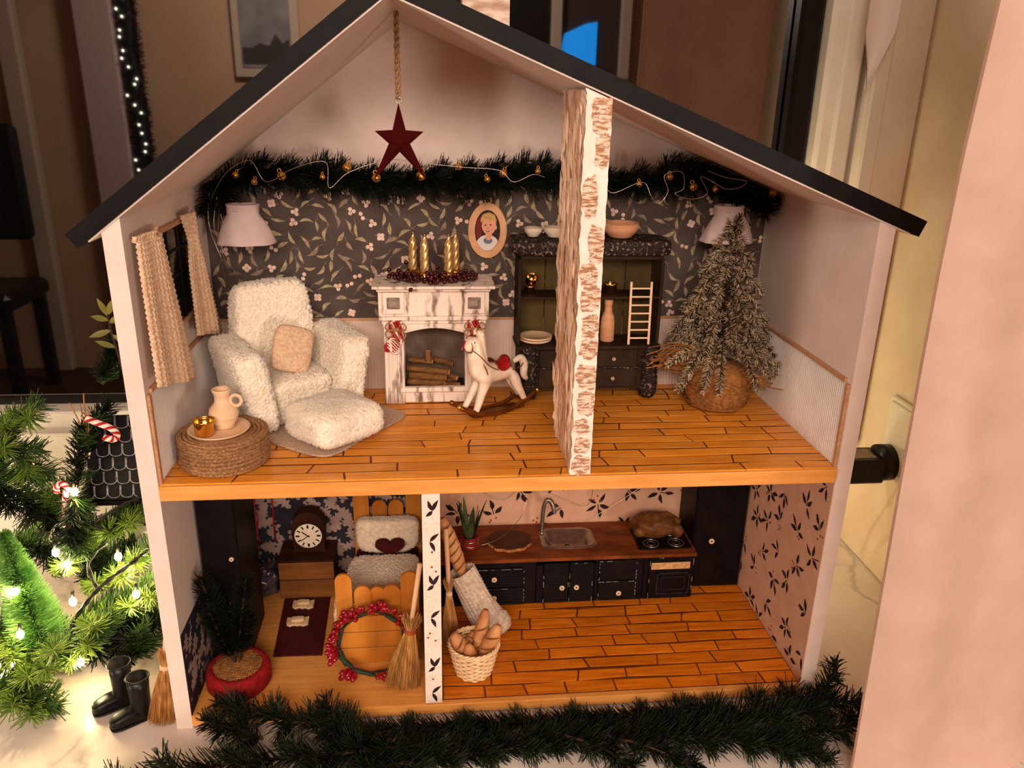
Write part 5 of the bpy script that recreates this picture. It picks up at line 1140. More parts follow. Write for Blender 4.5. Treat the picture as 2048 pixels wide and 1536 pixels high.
for i in range(24, len(pth) - 6, 2): mb = MB(); dd = (pth[i + 1] - pth[i]).normalized(); mb.cyl(pth[i] - dd * .0004, pth[i] + dd * .0004, .0026, n=12); mb.build('corrugation', m_steel, t)
mb = MB(); mb.cyl((.2990, .1690, KZ + .0017), (.2990, .1690, KZ + .0030), .0028); mb.build('flange', m_steel, t)
# hob and roast
t = thing('hob', 'black hob plate with metal burner rings on the worktop', 'hob', (.416, .153, KZ))
MB().box((.4160, .1530, KZ + .0008), (.0530, .0400, .0014), ch=.0004).build('plate', m_cab, t)
for x, y in ((.4035, .1425), (.4285, .1425), (.4035, .163), (.4285, .163)):
    mb = MB(); mb.tube([(x + .0075 * math.cos(a), y + .0075 * math.sin(a), KZ + .0019) for a in np.linspace(0, 2 * PI, 33)[:-1]], .0006, 6, closed=True); mb.tube([(x + .004 * math.cos(a), y + .004 * math.sin(a), KZ + .0018) for a in np.linspace(0, 2 * PI, 25)[:-1]], .0004, 6, closed=True); mb.build('burner', m_steel, t)
m_roast = mat('roasted_brown_crust', (124, 76, 32), (74, 42, 16), 70, .5, bump=.7, bscale=120, detail=6)
t = thing('roast_loaf', 'lumpy brown roast lying on the hob', 'roast', (.4110, .1560, KZ + .0026))
mb = MB(); mb.ball((.4110, .1570, KZ + .0150), (.0245, .0150, .0118), 40, 24, fn=lambda d: 1 + .20 * noise.noise(Vector(d) * 2.1) + .06 * noise.noise(Vector(d) * 6)); mb.build('loaf', m_roast, t)
mb = MB(); mb.ball((.4300, .1475, KZ + .0118), (.0062, .0050, .0072), 16, 10, fn=lambda d: 1 + .2 * noise.noise(Vector(d) * 3)); mb.build('knuckle', m_roast, t); mb = MB(); mb.ball((.3925, .1480, KZ + .0118), (.0060, .0050, .0056), 16, 10); mb.build('knuckle', m_roast, t)
# cutting board with rough edge
mb = MB(); P = [(.2655 + .0215 * k * math.cos(a), .1560 + .0185 * k * math.sin(a)) for i in range(40) for a in (2 * PI * i / 40,) for k in (1 + .16 * noise.noise(Vector((math.cos(a) * 2.2, math.sin(a) * 2.2, 4))) + .05 * noise.noise(Vector((math.cos(a) * 9, math.sin(a) * 9, 1))),)]
mb.prism(P, .0030, lambda u, v, w: (u, v, KZ + .0002 + w), 0, mi_side=1); tag(mb.build('bark_board', [mat('dark_board_top', (78, 44, 22), (58, 32, 16), 60, .6), mat('light_board_edge', (176, 112, 62), (128, 76, 38), 300, .8)]), 'rough-edged brown chopping board left of the sink', 'chopping board')
# plant in red wound pot
t = thing('potted_plant', 'small leafy plant in a red wire-wound pot on the worktop', 'plant', (.2258, .1510, KZ))
mb = MB(); mb.lathe([(.0001, 0), (.0076, 0), (.0080, .0010), (.0084, .0118), (.0088, .0124), (.0076, .0124), (.0072, .010), (.0001, .0098)], 28, (.2258, .1510, KZ + .0002)); mb.build('pot', mat('dull_red_pot', (120, 40, 34), (90, 28, 24), 200, .4), t)
for k in range(5): mb = MB(); mb.tube([(.2258 + .0086 * math.cos(a), .1510 + .0086 * math.sin(a), KZ + .0022 + k * .0021 + .0006 * math.sin(2 * a + k)) for a in np.linspace(0, 2 * PI, 33)[:-1]], .0006, 5, closed=True); mb.build('wire_band', m_wire if k % 2 else m_red, t)
m_pleaf = mat('olive_plant_leaf', (64, 74, 34), (44, 54, 26), 80, .6)
for k in range(15):
    a = U(0, 2 * PI); L_ = U(.020, .040); tl = U(.08, .42); base = Vector((.2258 + .004 * math.cos(a), .1510 + .004 * math.sin(a), KZ + .010)); w_ = U(.0016, .0032); sd = Vector((-math.sin(a), math.cos(a), 0))
    dv = Vector((math.cos(a) * tl, math.sin(a) * tl, 1)).normalized(); mb = MB(); L2 = []
    for i in range(8): f = i / 7; L2.append((base + dv * L_ * f + Vector((math.cos(a), math.sin(a), 0)) * .006 * f * f * tl, w_ * math.sin(PI * (.12 + .88 * f)) ** .8 + .0001))
    vs_ = []
    for p, ww in L2: vs_ += [p - sd * ww, p + Vector((math.cos(a), math.sin(a), .2)) * .0006, p + sd * ww]
    vs_ = [(min(max(v[0], .1985), .30), min(v[1], .190), v[2]) for v in vs_]
    mb.add(vs_, [(3 * i + j, 3 * i + j + 1, 3 * i + j + 4, 3 * i + j + 3) for i in range(7) for j in range(2)], 0, True); mb.build('leaf', m_pleaf, t)
# fairy wire on the kitchen wall
wire('fairy_wire', 'thin looping silver wire on the kitchen wall behind the tap', [(.205, .188, .11), (.232, .186, .115), (.244, .184, .092), (.262, .184, .085), (.280, .185, .098), (.300, .186, .093), (.315, .186, .086), (.345, .186, .074), (.352, .186, .095), (.345, .186, .118), (.318, .186, .118)], r=.0003)
wire('fairy_wire', 'thin silver wire running down the kitchen wall to the roast', [(.432, .187, .112), (.415, .186, .105), (.395, .185, .090), (.372, .184, .074), (.355, .183, .064)], r=.0003)
wire('fairy_wire', 'thin silver wire curling over the chopping board', [(.285, .184, .085), (.278, .175, .070), (.262, .160, .0605), (.248, .150, .058), (.2375, .147, .0565)], r=.0003)
# brooms
m_straw = mat('broom_straw', (206, 150, 84), (160, 106, 50), 300, .8, stretch=(1, 1, .2)); m_handle = mat('pale_broom_handle', (230, 186, 142), (214, 166, 120), 60, .55, stretch=(1, 1, .2))
def broom(label, base, top, blen, bw, rope, seed, dirw=(1, 0, 0), hr=.0021):
    rg = np.random.default_rng(seed); b0 = Vector(base); tp = Vector(top); ax = (tp - b0).normalized(); t = thing('toy_broom', label, 'broom', base, group='straw toy brooms')
    s = (Vector(dirw) - ax * Vector(dirw).dot(ax)).normalized(); u = ax.cross(s); neck = b0 + ax * blen
    mb = MB(); mb.cyl(neck - ax * .006, tp, hr, hr * .95, 12); mb.build('handle', m_handle, t)
    mb = MB(); n = 520; a = rg.random(n) * 2 * PI; r = np.sqrt(rg.random(n)); ln = np.array(ax)[None, :]
    off = np.cos(a)[:, None] * r[:, None] * np.array(s)[None, :] * bw + np.sin(a)[:, None] * r[:, None] * np.array(u)[None, :] * bw * .45
    B = np.array(neck)[None, :] + off * .26 + ln * .001; E_ = np.array(b0)[None, :] + off + ln * (rg.random(n)[:, None] * .006) + rg.normal(size=(n, 3)) * .0006
    E_[:, 2] = np.maximum(E_[:, 2], base[2] + .0004); Md = B * .45 + E_ * .55 + off * .10
    mb.needles(B, Md - B, np.linalg.norm(Md - B, axis=1), .00042, 0, 1.0); mb.needles(Md, E_ - Md, np.linalg.norm(E_ - Md, axis=1), .00042, 0, .6); mb.build('bristles', m_straw, t, kind='stuff')
    mb = MB(); k = 160; a = rg.random(k) * 2 * PI; r = np.sqrt(rg.random(k)); off = np.cos(a)[:, None] * r[:, None] * np.array(s) * bw * .42 + np.sin(a)[:, None] * r[:, None] * np.array(u) * bw * .3
    mb.needles(np.array(neck) + off * .55, off * 1.2 + np.array(ax) * .014, .010 + .005 * rg.random(k), .0004, 0, .8); mb.build('straw_collar', m_straw, t, kind='stuff')
    for j in range(3): mb = MB(); mb.tube([neck + ax * (-.002 + j * .0011) + s * bw * .30 * math.cos(q) + u * bw * .22 * math.sin(q) for q in np.linspace(0, 2 * PI, 25)[:-1]], .0006, 6, closed=True); mb.build('binding', rope, t)
broom('straw broom leaning on the divider in the bedroom', (.1640, .0205, .0003), (.1812, .0230, .117), .0560, .0145, mat('rust_thread', (150, 70, 30), None), 1)
broom('straw broom beside the baguette bag in the kitchen', (.2065, .0700, .0003), (.2025, .0720, .1190), .0560, .0080, mat('pale_tape', (226, 186, 150), None), 2)
broom('straw broom leaning outside against the left house wall', (-.0255, .006, ZS + .0003), (-.0160, .030, .090), .0480, .0110, mat('pale_tape', (226, 186, 150)), 3)
# baguette bag
m_bag = mat('oat_waffle_bag', (206, 186, 164), (176, 152, 130), 300, .95, bump=.5, bscale=400); m_bread = mat('baguette_crust', (206, 148, 96), (176, 112, 64), 60, .7, bump=.3, bscale=150)
t = thing('baguette_bag', 'oat waffle cloth bag leaning with a baguette sticking out', 'bag', (.242, .090, 0))
ax0, ax1 = Vector((.2430, .0880, .0095)), Vector((.2155, .0900, .0660)); mb = MB()
def bagp(u, v):
    a = 2 * PI * u; c = ax0.lerp(ax1, v); d = (ax1 - ax0).normalized(); s = Vector((0, 1, 0)); e = d.cross(s).normalized()
    r = .0100 + .0040 * (1 - v) ** 2 + .0010 * math.sin(3 * a + v * 5); k = .0005 * (max(0, math.sin(a * 22)) + max(0, math.sin(v * 110)))
    if v < .12: r *= math.sqrt(max(0.0, 1 - ((.12 - v) / .12) ** 2)) * .98 + .02
    p = c + (e * math.cos(a) * 1.15 + s * math.sin(a) * .9) * (r + k); p.z = max(p.z, .0004); return tuple(p)
mb.grid(160, 110, bagp); mb.build('bag_body', m_bag, t)
mb = MB(); mb.ball((.2500, .0860, .0130), (.0110, .0105, .0122), 26, 18, fn=lambda d: 1 + .08 * noise.noise(Vector(d) * 2.4)); mb.build('bag_foot', m_bag, t)
def bread(label, a, b_, r, seed, group='baguettes', slashes=4, th=None):
    t = thing('baguette', label, 'bread', tuple(a), group=group); a = Vector(a); b_ = Vector(b_); n = 16; mb = MB()
    mb.tube([a.lerp(b_, i / n) + Vector((.0006 * noise.noise(Vector((i * .5, seed, 0))), 0, .0006 * noise.noise(Vector((0, i * .5, seed))))) for i in range(n + 1)], [max(.0004, r * (math.sin(PI * (.04 + .92 * i / n)) ** .42) * (1 + .06 * math.sin(i * 2.2 + seed))) for i in range(n + 1)], 14); mb.build('crust', m_bread, t)
    d = (b_ - a).normalized(); s, u, _ = frame(d)
    cd = (Vector(cam.location) - a.lerp(b_, .5)) if False else (Vector((.194, -.529, .467)) - a.lerp(b_, .5)); cd = (cd - d * cd.dot(d)).normalized(); sd = d.cross(cd)
    for k in range(slashes):
        c = a.lerp(b_, (k + .9) / (slashes + .8)); mb = MB()
        mb.tube([c + cd * (r * (1.02 - .30 * abs(q) ** 2)) + sd * r * .8 * q + d * r * .5 * q for q in np.linspace(-1, 1, 7)], [.0002, .0005, .0007, .0008, .0007, .0005, .0002], 5); mb.build('slash', mat('dark_slash', (128, 74, 38), None, rough=.8), t)
bread('long slashed baguette sticking out of the waffle bag', (.2185, .0900, .058), (.1998, .0890, .1195), .0068, 1, slashes=7)
# wicker basket with rolls
m_wick = mat('pale_wicker', (238, 204, 160), (218, 178, 132), 200, .6)
t = thing('wicker_basket', 'small round wicker basket of bread rolls by the divider', 'basket', (.2245, .0365, 0)); bc = (.2245, .0365)
rad = lambda z: .0136 + .0068 * (z / .0285) ** .8
for k in range(11):
    mb = MB(); z = .0014 + k * .0024; n = 96; ph = (k % 2) * PI; mb.tube([(bc[0] + (rad(z) + .0007 * math.sin(11 * a + ph)) * math.cos(a), bc[1] + (rad(z) + .0007 * math.sin(11 * a + ph)) * math.sin(a), z) for a in np.linspace(0, 2 * PI, n + 1)[:-1]], .0011, 6, closed=True); mb.build('weaver', m_wick, t)
for k in range(22): a = 2 * PI * k / 22; mb = MB(); mb.tube([(bc[0] + rad(z) * math.cos(a), bc[1] + rad(z) * math.sin(a), z) for z in np.linspace(.0006, .0285, 7)], .0008, 5); mb.build('stake', m_wick, t)
for k in range(3): mb = MB(); mb.tube([(bc[0] + (.0207 + .0009 * math.cos(9 * a + k * 2.1)) * math.cos(a), bc[1] + (.0207 + .0009 * math.cos(9 * a + k * 2.1)) * math.sin(a), .0290 + .0012 * math.sin(9 * a + k * 2.1)) for a in np.linspace(0, 2 * PI, 109)[:-1]], .0010, 6, closed=True); mb.build('rim_braid', m_wick, t)
mb = MB(); mb.lathe([(.0001, .0004), (.0135, .0004), (.0138, .0016), (.0001, .0016)], 24, (bc[0], bc[1], 0)); mb.build('base', m_wick, t)
bread('crusty roll at the left of the wicker basket', (.2240, .040, .008), (.2070, .030, .0425), .0068, 3, 'bread in the basket', 4)
bread('short roll with split crust in the basket front', (.2230, .034, .006), (.2195, .0255, .0350), .0060, 4, 'bread in the basket', 2)
bread('dark upright baguette tip at the middle of the basket', (.2265, .042, .008), (.2350, .0440, .0560), .0060, 5, 'bread in the basket', 2)
bread('thick slashed roll at the right of the basket', (.2290, .035, .008), (.2450, .0330, .0480), .0066, 6, 'bread in the basket', 3)
bread('long roll lying back in the basket behind the others', (.2160, .048, .018), (.2340, .0475, .0355), .0045, 7, 'bread in the basket', 3)
# --- bedroom
m_stick = mat('golden_craft_stick', (196, 122, 44), (164, 92, 26), 40, .5, stretch=(1, 1, .15), detail=6)
m_bed_r = mat('dark_red_felt', (74, 10, 12), (56, 7, 9), 200, .9)
def stick(parent, x, y, z1, w_, th=.0024, name='slat', z0=.0004, rx=0.0):
    h = w_ / 2; P = [(x - h, z0), (x + h, z0), (x + h, z1 - h)] + [(x + h * math.cos(a), z1 - h + h * math.sin(a)) for a in np.linspace(0, PI, 11)[1:-1]] + [(x - h, z1 - h)]
    mb = MB(); mb.prism(P, th, lambda u, v, w: (u, y + w, v)); return mb.build(name, m_stick, parent, bev=.0003)
t = thing('toy_bed', 'craft-stick bed with round-topped head and foot boards', 'bed', (.144, .115, 0))
for x, z1, w_ in ((.1163, .0885, .0138), (.1318, .0765, .0138), (.1560, .0765, .0150), (.1712, .0885, .0150)): stick(t, x, .0555, z1, w_, name='foot_slat')
stick(t, .1440, .0565, .0745, .0130, name='foot_slat')
for z in (.0085, .0245, .0405): MB().box((.1440, .0540, z), (.0640, .0024, .0152), ch=.0004).build('foot_rail', m_stick, t)
for z in (.050,): MB().box((.1438, .0590, z), (.066, .0024, .0150), ch=.0004).build('foot_rail', m_stick, t)
for x, z1, w_ in ((.1215, .1010, .0150), (.1390, .0900, .0145), (.1550, .0900, .0145), (.1722, .1010, .0150)): stick(t, x, .1810, z1, w_, name='head_slat')
MB().box((.1460, .1190, .0300), (.0600, .1160, .0200), ch=.002).build('mattress', m_bed_r, t)
for x in (.1138, .1788): MB().box((x, .1190, .0240), (.0022, .1180, .0140), ch=.0004).build('side_rail', m_stick, t)
m_fl2 = mat('ivory_fleece', (232, 210, 184), (212, 186, 158), 300, .95, sheen=.2)
t = thing('bed_blanket', 'ivory fleece blanket on the craft-stick bed', 'blanket', (.146, .1, .04))
mb = MB(); mb.sbox((.1458, .1025, .0488), (.0325, .0385, .0058), .3, 44, 16, fn=lambda p: nz(p, 70, .05)); mb.lumps(5200, .0009, 31, 0, .0014); mb.build('blanket_top', m_fl2, t)
mb = MB(); mb.sbox((.1082, .0860, .0300), (.0022, .0220, .0200), .4, 24, 12); mb.lumps(1500, .0009, 32, 0, .0014); mb.build('blanket_flap', m_fl2, t)
t = thing('bed_pillow', 'fluffy ivory pillow propped against the headboard', 'pillow', (.150, .165, .04))
def pil(p): p.y *= 1 - .35 * (abs(p.x) / .03) ** 3; p.z += .0028 * (abs(p.x) / .03) ** 2; return nz(p, 60, .06)
mb = MB(); mb.sbox((.1478, .1660, .0606), (.0290, .0080, .0165), .4, 44, 22, fn=pil); mb.lumps(6400, .0012, 33, 0, .002); mb.build('pillow_body', m_fl2, t)
P = [(16 * math.sin(q) ** 3, 13 * math.cos(q) - 5 * math.cos(2 * q) - 2 * math.cos(3 * q) - math.cos(4 * q)) for q in np.linspace(0, 2 * PI, 49)[:-1]]
mb = MB(); mb.prism([(.1500 + a * .00088, .0560 + b_ * .00064) for a, b_ in P], .0050, lambda u, v, w: (u, .1490 + w, v)); tag(mb.build('felt_heart', m_bed_r, bev=.001), 'dark red felt heart leaning on the ivory pillow', 'heart')
# bedside box and clock
t = thing('bedside_box', 'dark wooden bedside box with two plank fronts', 'bedside table', (.069, .171, 0))
m_box = mat('brown_box_wood', (140, 86, 38), (108, 62, 26), 40, .55, stretch=(.3, 1, 3)); m_boxd = mat('dark_box_wood', (58, 28, 16), (42, 20, 11), 40, .6, spec=.1)
crn(MB(), .0435, .0950, .1550, .1905, .0003, .0400).build('body', m_boxd, t)
for z0, z1 in ((.0210, .0400), (.0008, .0202)): crn(MB(), .0432, .0955, .1528, .1548, z0, z1).build('front_plank', m_box, t)
crn(MB(), .0425, .0960, .1525, .1908, .0402, .0424).build('top', m_boxd, t)
t = thing('mantel_clock', 'small dark clock with round cream dial on the bedside box', 'clock', (.071, .172, .0426))
mb = MB(); P = [(.0550, .0427), (.0870, .0427), (.0870, .0450), (.0855, .0460)] + [(.071 + .0158 * math.cos(a), .0690 + .0170 * math.sin(a)) for a in np.linspace(0, PI, 19)] + [(.0565, .0460), (.0550, .0450)]
mb.prism(P, .0150, lambda u, v, w: (u, .1680 + w, v)); mb.build('case', m_boxd, t, bev=.0006)
CC = (.0712, .0612); mb = MB(); mb.prism(disc(CC[0], CC[1], .0132, 40), .0010, lambda u, v, w: (u, .1669 + w, v)); mb.build('dial', mat('cream_dial', (226, 204, 176), None, rough=.5), t)
mb = MB(); mb.tube([(CC[0] + .0138 * math.cos(a), .1674, CC[1] + .0138 * math.sin(a)) for a in np.linspace(0, 2 * PI, 41)[:-1]], .0010, 8, closed=True); mb.build('bezel', m_boxd, t)
for k in range(12):
    a = PI / 2 - k * PI / 6; mb = MB(); mb.flat(stroke(CC[0] + .0082 * math.cos(a), CC[1] + .0082 * math.sin(a), CC[0] + .0118 * math.cos(a), CC[1] + .0118 * math.sin(a), .00065 if k % 3 else .0009), lambda u, v: (u, .1667, v)); mb.build('hour_mark', m_gasket, t)
for a, L_, w_ in ((2.45, .0075, .0005), (3.75, .0088, .00035)): mb = MB(); mb.prism(stroke(CC[0] - .0015 * math.cos(a), CC[1] - .0015 * math.sin(a), CC[0] + L_ * math.cos(a), CC[1] + L_ * math.sin(a), w_), .0003, lambda u, v, w: (u, .1664 - w, v)); mb.build('hand', m_gasket, t)
# maroon rug and slippers
mb = MB(); mb.prism([(.0512, .0668), (.0932, .0660), (.0905, .1515), (.0472, .1515)], .0014, lambda u, v, w: (u, v, .0003 + w)); tag(mb.build('bedside_rug', m_bed_r, bev=.0004), 'dark maroon felt rug beside the craft-stick bed', 'rug')
m_felt = mat('cream_felt', (226, 192, 146), (206, 168, 122), 300, .95)
for i, (x, y, rz) in enumerate(((.0668, .1390, -.04), (.0655, .1125, .02))):
    t = thing('felt_slipper', ('farther' if i == 0 else 'nearer') + ' cream felt slipper on the maroon rug', 'slipper', (x, y, .0018), rz, 'cream felt slippers')
    P = [(-.0100, .0058), (-.005, .0048), (0, .0054), (.0052, .0046), (.0098, .0060), (.0100, -.0040), (.0060, -.0064), (.0020, -.0046), (0, -.0058), (-.0030, -.0042), (-.0066, -.0060), (-.0098, -.0036)]
    mb = MB(); mb.prism(P, .0024, lambda u, v, w: (u, v, w)); mb.build('sole', m_felt, t, w=False, bev=.0008)
    mb = MB(); mb.sbox((0, .0008, .0034), (.0062, .0036, .0016), .5, 20, 8); mb.build('fold', m_felt, t, w=False)
# wardrobe against the left wall
t = thing('black_wardrobe', 'tall black wardrobe standing against the left bedroom wall', 'wardrobe', (.016, .09, 0))
crn(MB(), .0018, .0325, .0655, .1290, .0003, .1860).build('body', m_cab, t); d_ = MB(); crn(d_, .0024, .0318, .0633, .0653, .0020, .1840); d_ = d_.build('door', m_cab, t); knob(.0268, .0631, .1030, d_, .0020)
# red and white cords hanging in the corner
t = thing('cord_tassel', 'red and white cords hanging down the holly wallpaper', 'cord', (.013, .184, .03))
for k in range(9):
    mb = MB(); x = .0075 + k * .0016; mb.tube([(x + .0012 * math.sin(i * .9 + k * 2), .1850 + .0012 * math.cos(i * .9 + k * 2), .150 - i * .0042) for i in range(30 - (k % 3) * 2)], .0008, 5); mb.build('cord', m_red if k % 3 else m_cordw, t)
mb = MB(); mb.tube([(.036, .188, .150), (.036, .187, .09), (.0355, .187, .045)], .0008, 5); mb.build('cord', m_red, t)
# cellophane packet
m_cello = mat('smoky_cellophane', (70, 60, 74), (34, 28, 40), 120, .08, spec=.8, coat=.6)
t = thing('cellophane_packet', 'crumpled shiny cellophane packet beside the bedside box', 'packet', (.026, .160, .0))
mb = MB(); mb.sbox((.0245, .1640, .0165), (.0150, .0100, .0155), .6, 22, 14, fn=lambda p: p * (1 + .30 * noise.noise(p * 190))); q = mb; q.s = [False] * len(q.s); q.v = [(a, b_, max(c, .0004)) for a, b_, c in q.v]; q.build('wrapper', m_cello, t)
mb = MB(); mb.tube(spline([(.020, .1520, .0235), (.026, .1515, .0215), (.031, .1520, .0190)], 5), .0007, 5); mb.build('fold_glint', mat('painted_film_glint', (214, 206, 210), None, rough=.1, spec=.8), t)  # pale strand painted in as a glint along the film's fold
# berry wreath leaning on the footboard
m_rberry = mat('glossy_red_berry', (150, 14, 30), (112, 8, 20), 200, .15, coat=.6); m_gtape = mat('green_floral_tape', (42, 58, 40), (30, 44, 30), 120, .6)
t = thing('berry_ring', 'wreath of glossy red berries and green tape leaning on the footboard', 'wreath', (.139, .04, 0)); WC = Vector((.1395, .0405, .0305)); wx = Vector((1, 0, 0)); wz_ = Vector((0, .24, .97))
cp = lambda a, r=.0275: WC + wx * r * math.cos(a) + wz_ * r * .96 * math.sin(a)
mb = MB(); mb.tube([cp(a, .0275 + .0008 * math.sin(5 * a)) for a in np.linspace(0, 2 * PI, 61)[:-1]], .0008, 6, closed=True); mb.tube([cp(a, .0275 + .0012 * math.sin(6 * a)) + Vector((0, -.0012 * math.cos(6 * a), 0)) for a in np.linspace(0, 2 * PI, 61)[:-1]], .0009, 6, closed=True); mb.build('vine_ring', mat('green_brown_vine', (50, 36, 20), (34, 24, 14), 90, .7), t)
proto = None
for ca, n_, sp in ((2.2, 14, .9), (1.45, 14, .9), (2.75, 8, .7), (3.25, 14, .8), (4.05, 12, .7), (4.95, 9, .7), (.45, 9, .6), (.8, 6, .6), (1.95, 8, .8)):
    for k in range(n_):
        a = ca + U(-.10, .10); rd = cp(a) - WC; rd = rd.normalized(); d = (rd * U(.3, 1.0) + Vector((-rd.z, 0, rd.x)) * U(-sp, sp) + Vector((0, -U(.2, .9), 0))).normalized(); L_ = U(.005, .0115); p0 = cp(a); p1 = p0 + d * L_
        if p1.z < .0064: p1.z = .0064
        if p1.y < .003: continue
        if proto is None:
            mb = MB(); mb.tube([(0, 0, -.0060), (0, 0, -.0026), (0, 0, .0006), (0, 0, .0034), (0, 0, .0046)], [.0003, .0012, .0024, .0020, .0004], 8); proto = mb.build('berry', m_rberry, t, w=False); bo = proto
        else: bo = inst(proto, 'berry', parent=t)
        bo.location = p1 - t.location; bo.rotation_euler = (p1 - p0).to_track_quat('Z', 'Y').to_euler()
for k, ca in enumerate((1.95, 2.9, 3.6, 3.75, 4.5, .1, .9, .3, 4.3)):
    mb = MB(); p0 = cp(ca); tn = (cp(ca + .2) - cp(ca - .2)).normalized(); mb.sbox((0, 0, 0), (.0022, .0016, .0085), .7, 12, 8, M=Matrix.Translation(p0) @ tn.to_track_quat('Z', 'Y').to_matrix().to_4x4() @ Mx(rx=U(-.3, .3))); mb.build('leaf', m_gtape, t)
# dark fir sprigs in a red felt-wrapped stand
t = thing('fir_stand', 'dark fir sprigs in a round red felt-wrapped stand', 'fir sprig', (.0295, .0365, 0))
mb = MB(); mb.lathe([(.0001, .0004), (.0240, .0004), (.0256, .003), (.0258, .014), (.0240, .0182), (.0200, .0186), (.0190, .0176), (.0001, .0172)], 44, (.0295, .0365, 0), wob=lambda a, i: 1 + .012 * math.sin(4 * a)); mb.build('felt_stand', mat('bright_red_felt', (150, 18, 22), (120, 12, 16), 260, .9, bump=.4, bscale=500), t)
mb = MB()
for k in range(19): a = -.0188 + k * .0020; w_ = math.sqrt(max(0, .0192 ** 2 - a * a)); mb.tube([(.0295 + a, .0365 - w_, .0180), (.0295 + a, .0365, .0184), (.0295 + a, .0365 + w_, .0180)], .0006, 4); mb.tube([(.0295 - w_, .0365 + a, .0182), (.0295, .0365 + a, .0186), (.0295 + w_, .0365 + a, .0182)], .0006, 4)
mb.build('burlap_disc', m_burlap, t)
rg = np.random.default_rng(44); nb = MB(); st = MB()
for pts_ in ([(.0270, .0400, .018), (.0215, .0390, .050), (.0120, .0380, .082), (.0080, .0390, .100)], [(.0300, .0400, .018), (.0330, .0400, .048), (.0385, .0410, .078), (.0420, .0420, .097)], [(.026, .041, .02), (.018, .042, .045), (.014, .040, .066)], [(.030, .042, .02), (.036, .044, .04), (.040, .044, .062)], [(.027, .039, .018), (.020, .034, .045), (.0125, .032, .078)], [(.029, .043, .02), (.028, .046, .05), (.026, .048, .072)]):
    q = spline(pts_, 8); st.tube(q, .0011, 5); needle_run(nb, q[3:], .0125, 9000, .00045, rg, 0, fwd=.9, flat=1.0)
V = np.array(nb.v); V[:, 0] = np.maximum(V[:, 0], .0012); inw = (V[:, 1] > .0565) & (V[:, 0] < .034); V[inw, 1] = .0565; nb.v = list(map(tuple, V.tolist()))
st.build('stem', m_twig, t); nb.build('needles', [m_fir_d], t, kind='stuff')
# ================================================================== on the windowsill
random.seed(77)
# fairy lights: bulbs with a real light each, on a dark cable
m_bulb = mat('lit_warm_bulb', (255, 226, 160), None, emit=90.0); m_cable = mat('dark_green_cable', (26, 24, 18), (18, 16, 12), 100, .5)
bulbs = [(-.1120, .080, .0560, 'biggest glowing bulb right of the bottle-brush tree'), (-.0600, .080, .0610, 'glowing bulb close to the left house wall'), (-.1240, .092, .0970, 'glowing bulb at the upper right of the bottle-brush tree'), (-.1195, .098, .0820, 'glowing bulb touching the right side of the bottle-brush tree'),
         (-.0780, .100, .0860, 'small glowing bulb on the cable fork'), (-.1040, .100, .1490, 'glowing bulb left of the upright candy cane'), (-.1545, .078, .0700, 'glowing bulb in front of the bottle-brush tree'), (-.1700, .080, -.004, 'glowing bulb low at the left edge'),
         (-.0500, .105, .0800, 'glowing bulb half behind the left house wall'), (-.0730, .110, .0700, 'small glowing bulb behind the cable'), (-.1900, .10, .0900, 'glowing bulb left of the bottle-brush tree'), (-.1750, .150, .120, 'glowing bulb at the far left edge among fir'), (-.060, .165, .100, 'glowing bulb under the black lantern roof'), (-.1480, .060, .0400, 'small glowing bulb low in the bottle-brush tree'), (-.14, .15, .06, 'bulb glowing deep inside the fir pile'), (-.10, .05, .018, 'bulb glowing low behind the boots')]
bl = bpy.data.lights.new('fairy_bulb_light', 'POINT'); bl.energy = 0.14; bl.color = (1.0, .80, .42); bl.shadow_soft_size = .003
for x, y, z, lb in bulbs:
    t = thing('fairy_bulb', 'tiny warm ' + lb, 'fairy light', (x, y, z), group='lit fairy bulbs')
    mb = MB(); mb.ball((x, y, z), (.0030, .0030, .0040), 10, 8); mb.build('bulb', m_bulb, t)
    mb = MB(); mb.cyl((x, y, z + .0036), (x + .001, y + .001, z + .0100), .0017, .0013, 8); mb.build('socket', m_cable, t)
    for q in ((0, -.006, .001), ): lo_ = bpy.data.objects.new('fairy_bulb_light', bl); col.objects.link(lo_); lo_.location = (x + q[0], y + q[1], z + q[2])
bl2 = bpy.data.lights.new('rear_bulb_light', 'POINT'); bl2.energy = .22; bl2.color = (1.0, .84, .50); bl2.shadow_soft_size = .004
for x, y, z, lb in ((.500, .232, .030, 'behind the house near the wall, low'), (.505, .240, .110, 'behind the house near the wall, mid height'), (.500, .236, .210, 'behind the house near the wall, high'), (.492, .240, .330, 'behind the house near the wall, topmost')):
    t = thing('fairy_bulb', 'warm bulb glowing ' + lb, 'fairy light', (x, y, z), group='lit fairy bulbs'); mb = MB(); mb.ball((x, y, z), (.0022, .0022, .0032), 10, 8); mb.build('bulb', m_bulb, t)
    mb = MB(); mb.cyl((x, y, z - .0028), (x, y, z - .0100), .0017, .0013, 8); mb.build('socket', m_cable, t)
    lo_ = bpy.data.objects.new('rear_bulb_light', bl2); col.objects.link(lo_); lo_.location = (x + .006, y + .003, z)
def cable(label, pts, r=.0011, name='light_cable'):
    mb = MB(); P = spline(pts, 8); mb.tube([p + Vector((.0010 * math.sin(i * .9), 0, .0010 * math.cos(i * .9))) for i, p in enumerate(P)], r, 6); mb.tube([p - Vector((.0010 * math.sin(i * .9), 0, .0010 * math.cos(i * .9))) for i, p in enumerate(P)], r, 6); return tag(mb.build(name, m_cable), label, 'cable')
cable('dark twisted fairy-light cable through the left fir pile', [(-.145, .06, .006), (-.118, .065, .03), (-.105, .07, .050), (-.088, .075, .070), (-.066, .085, .085), (-.048, .10, .094), (-.034, .12, .10)])
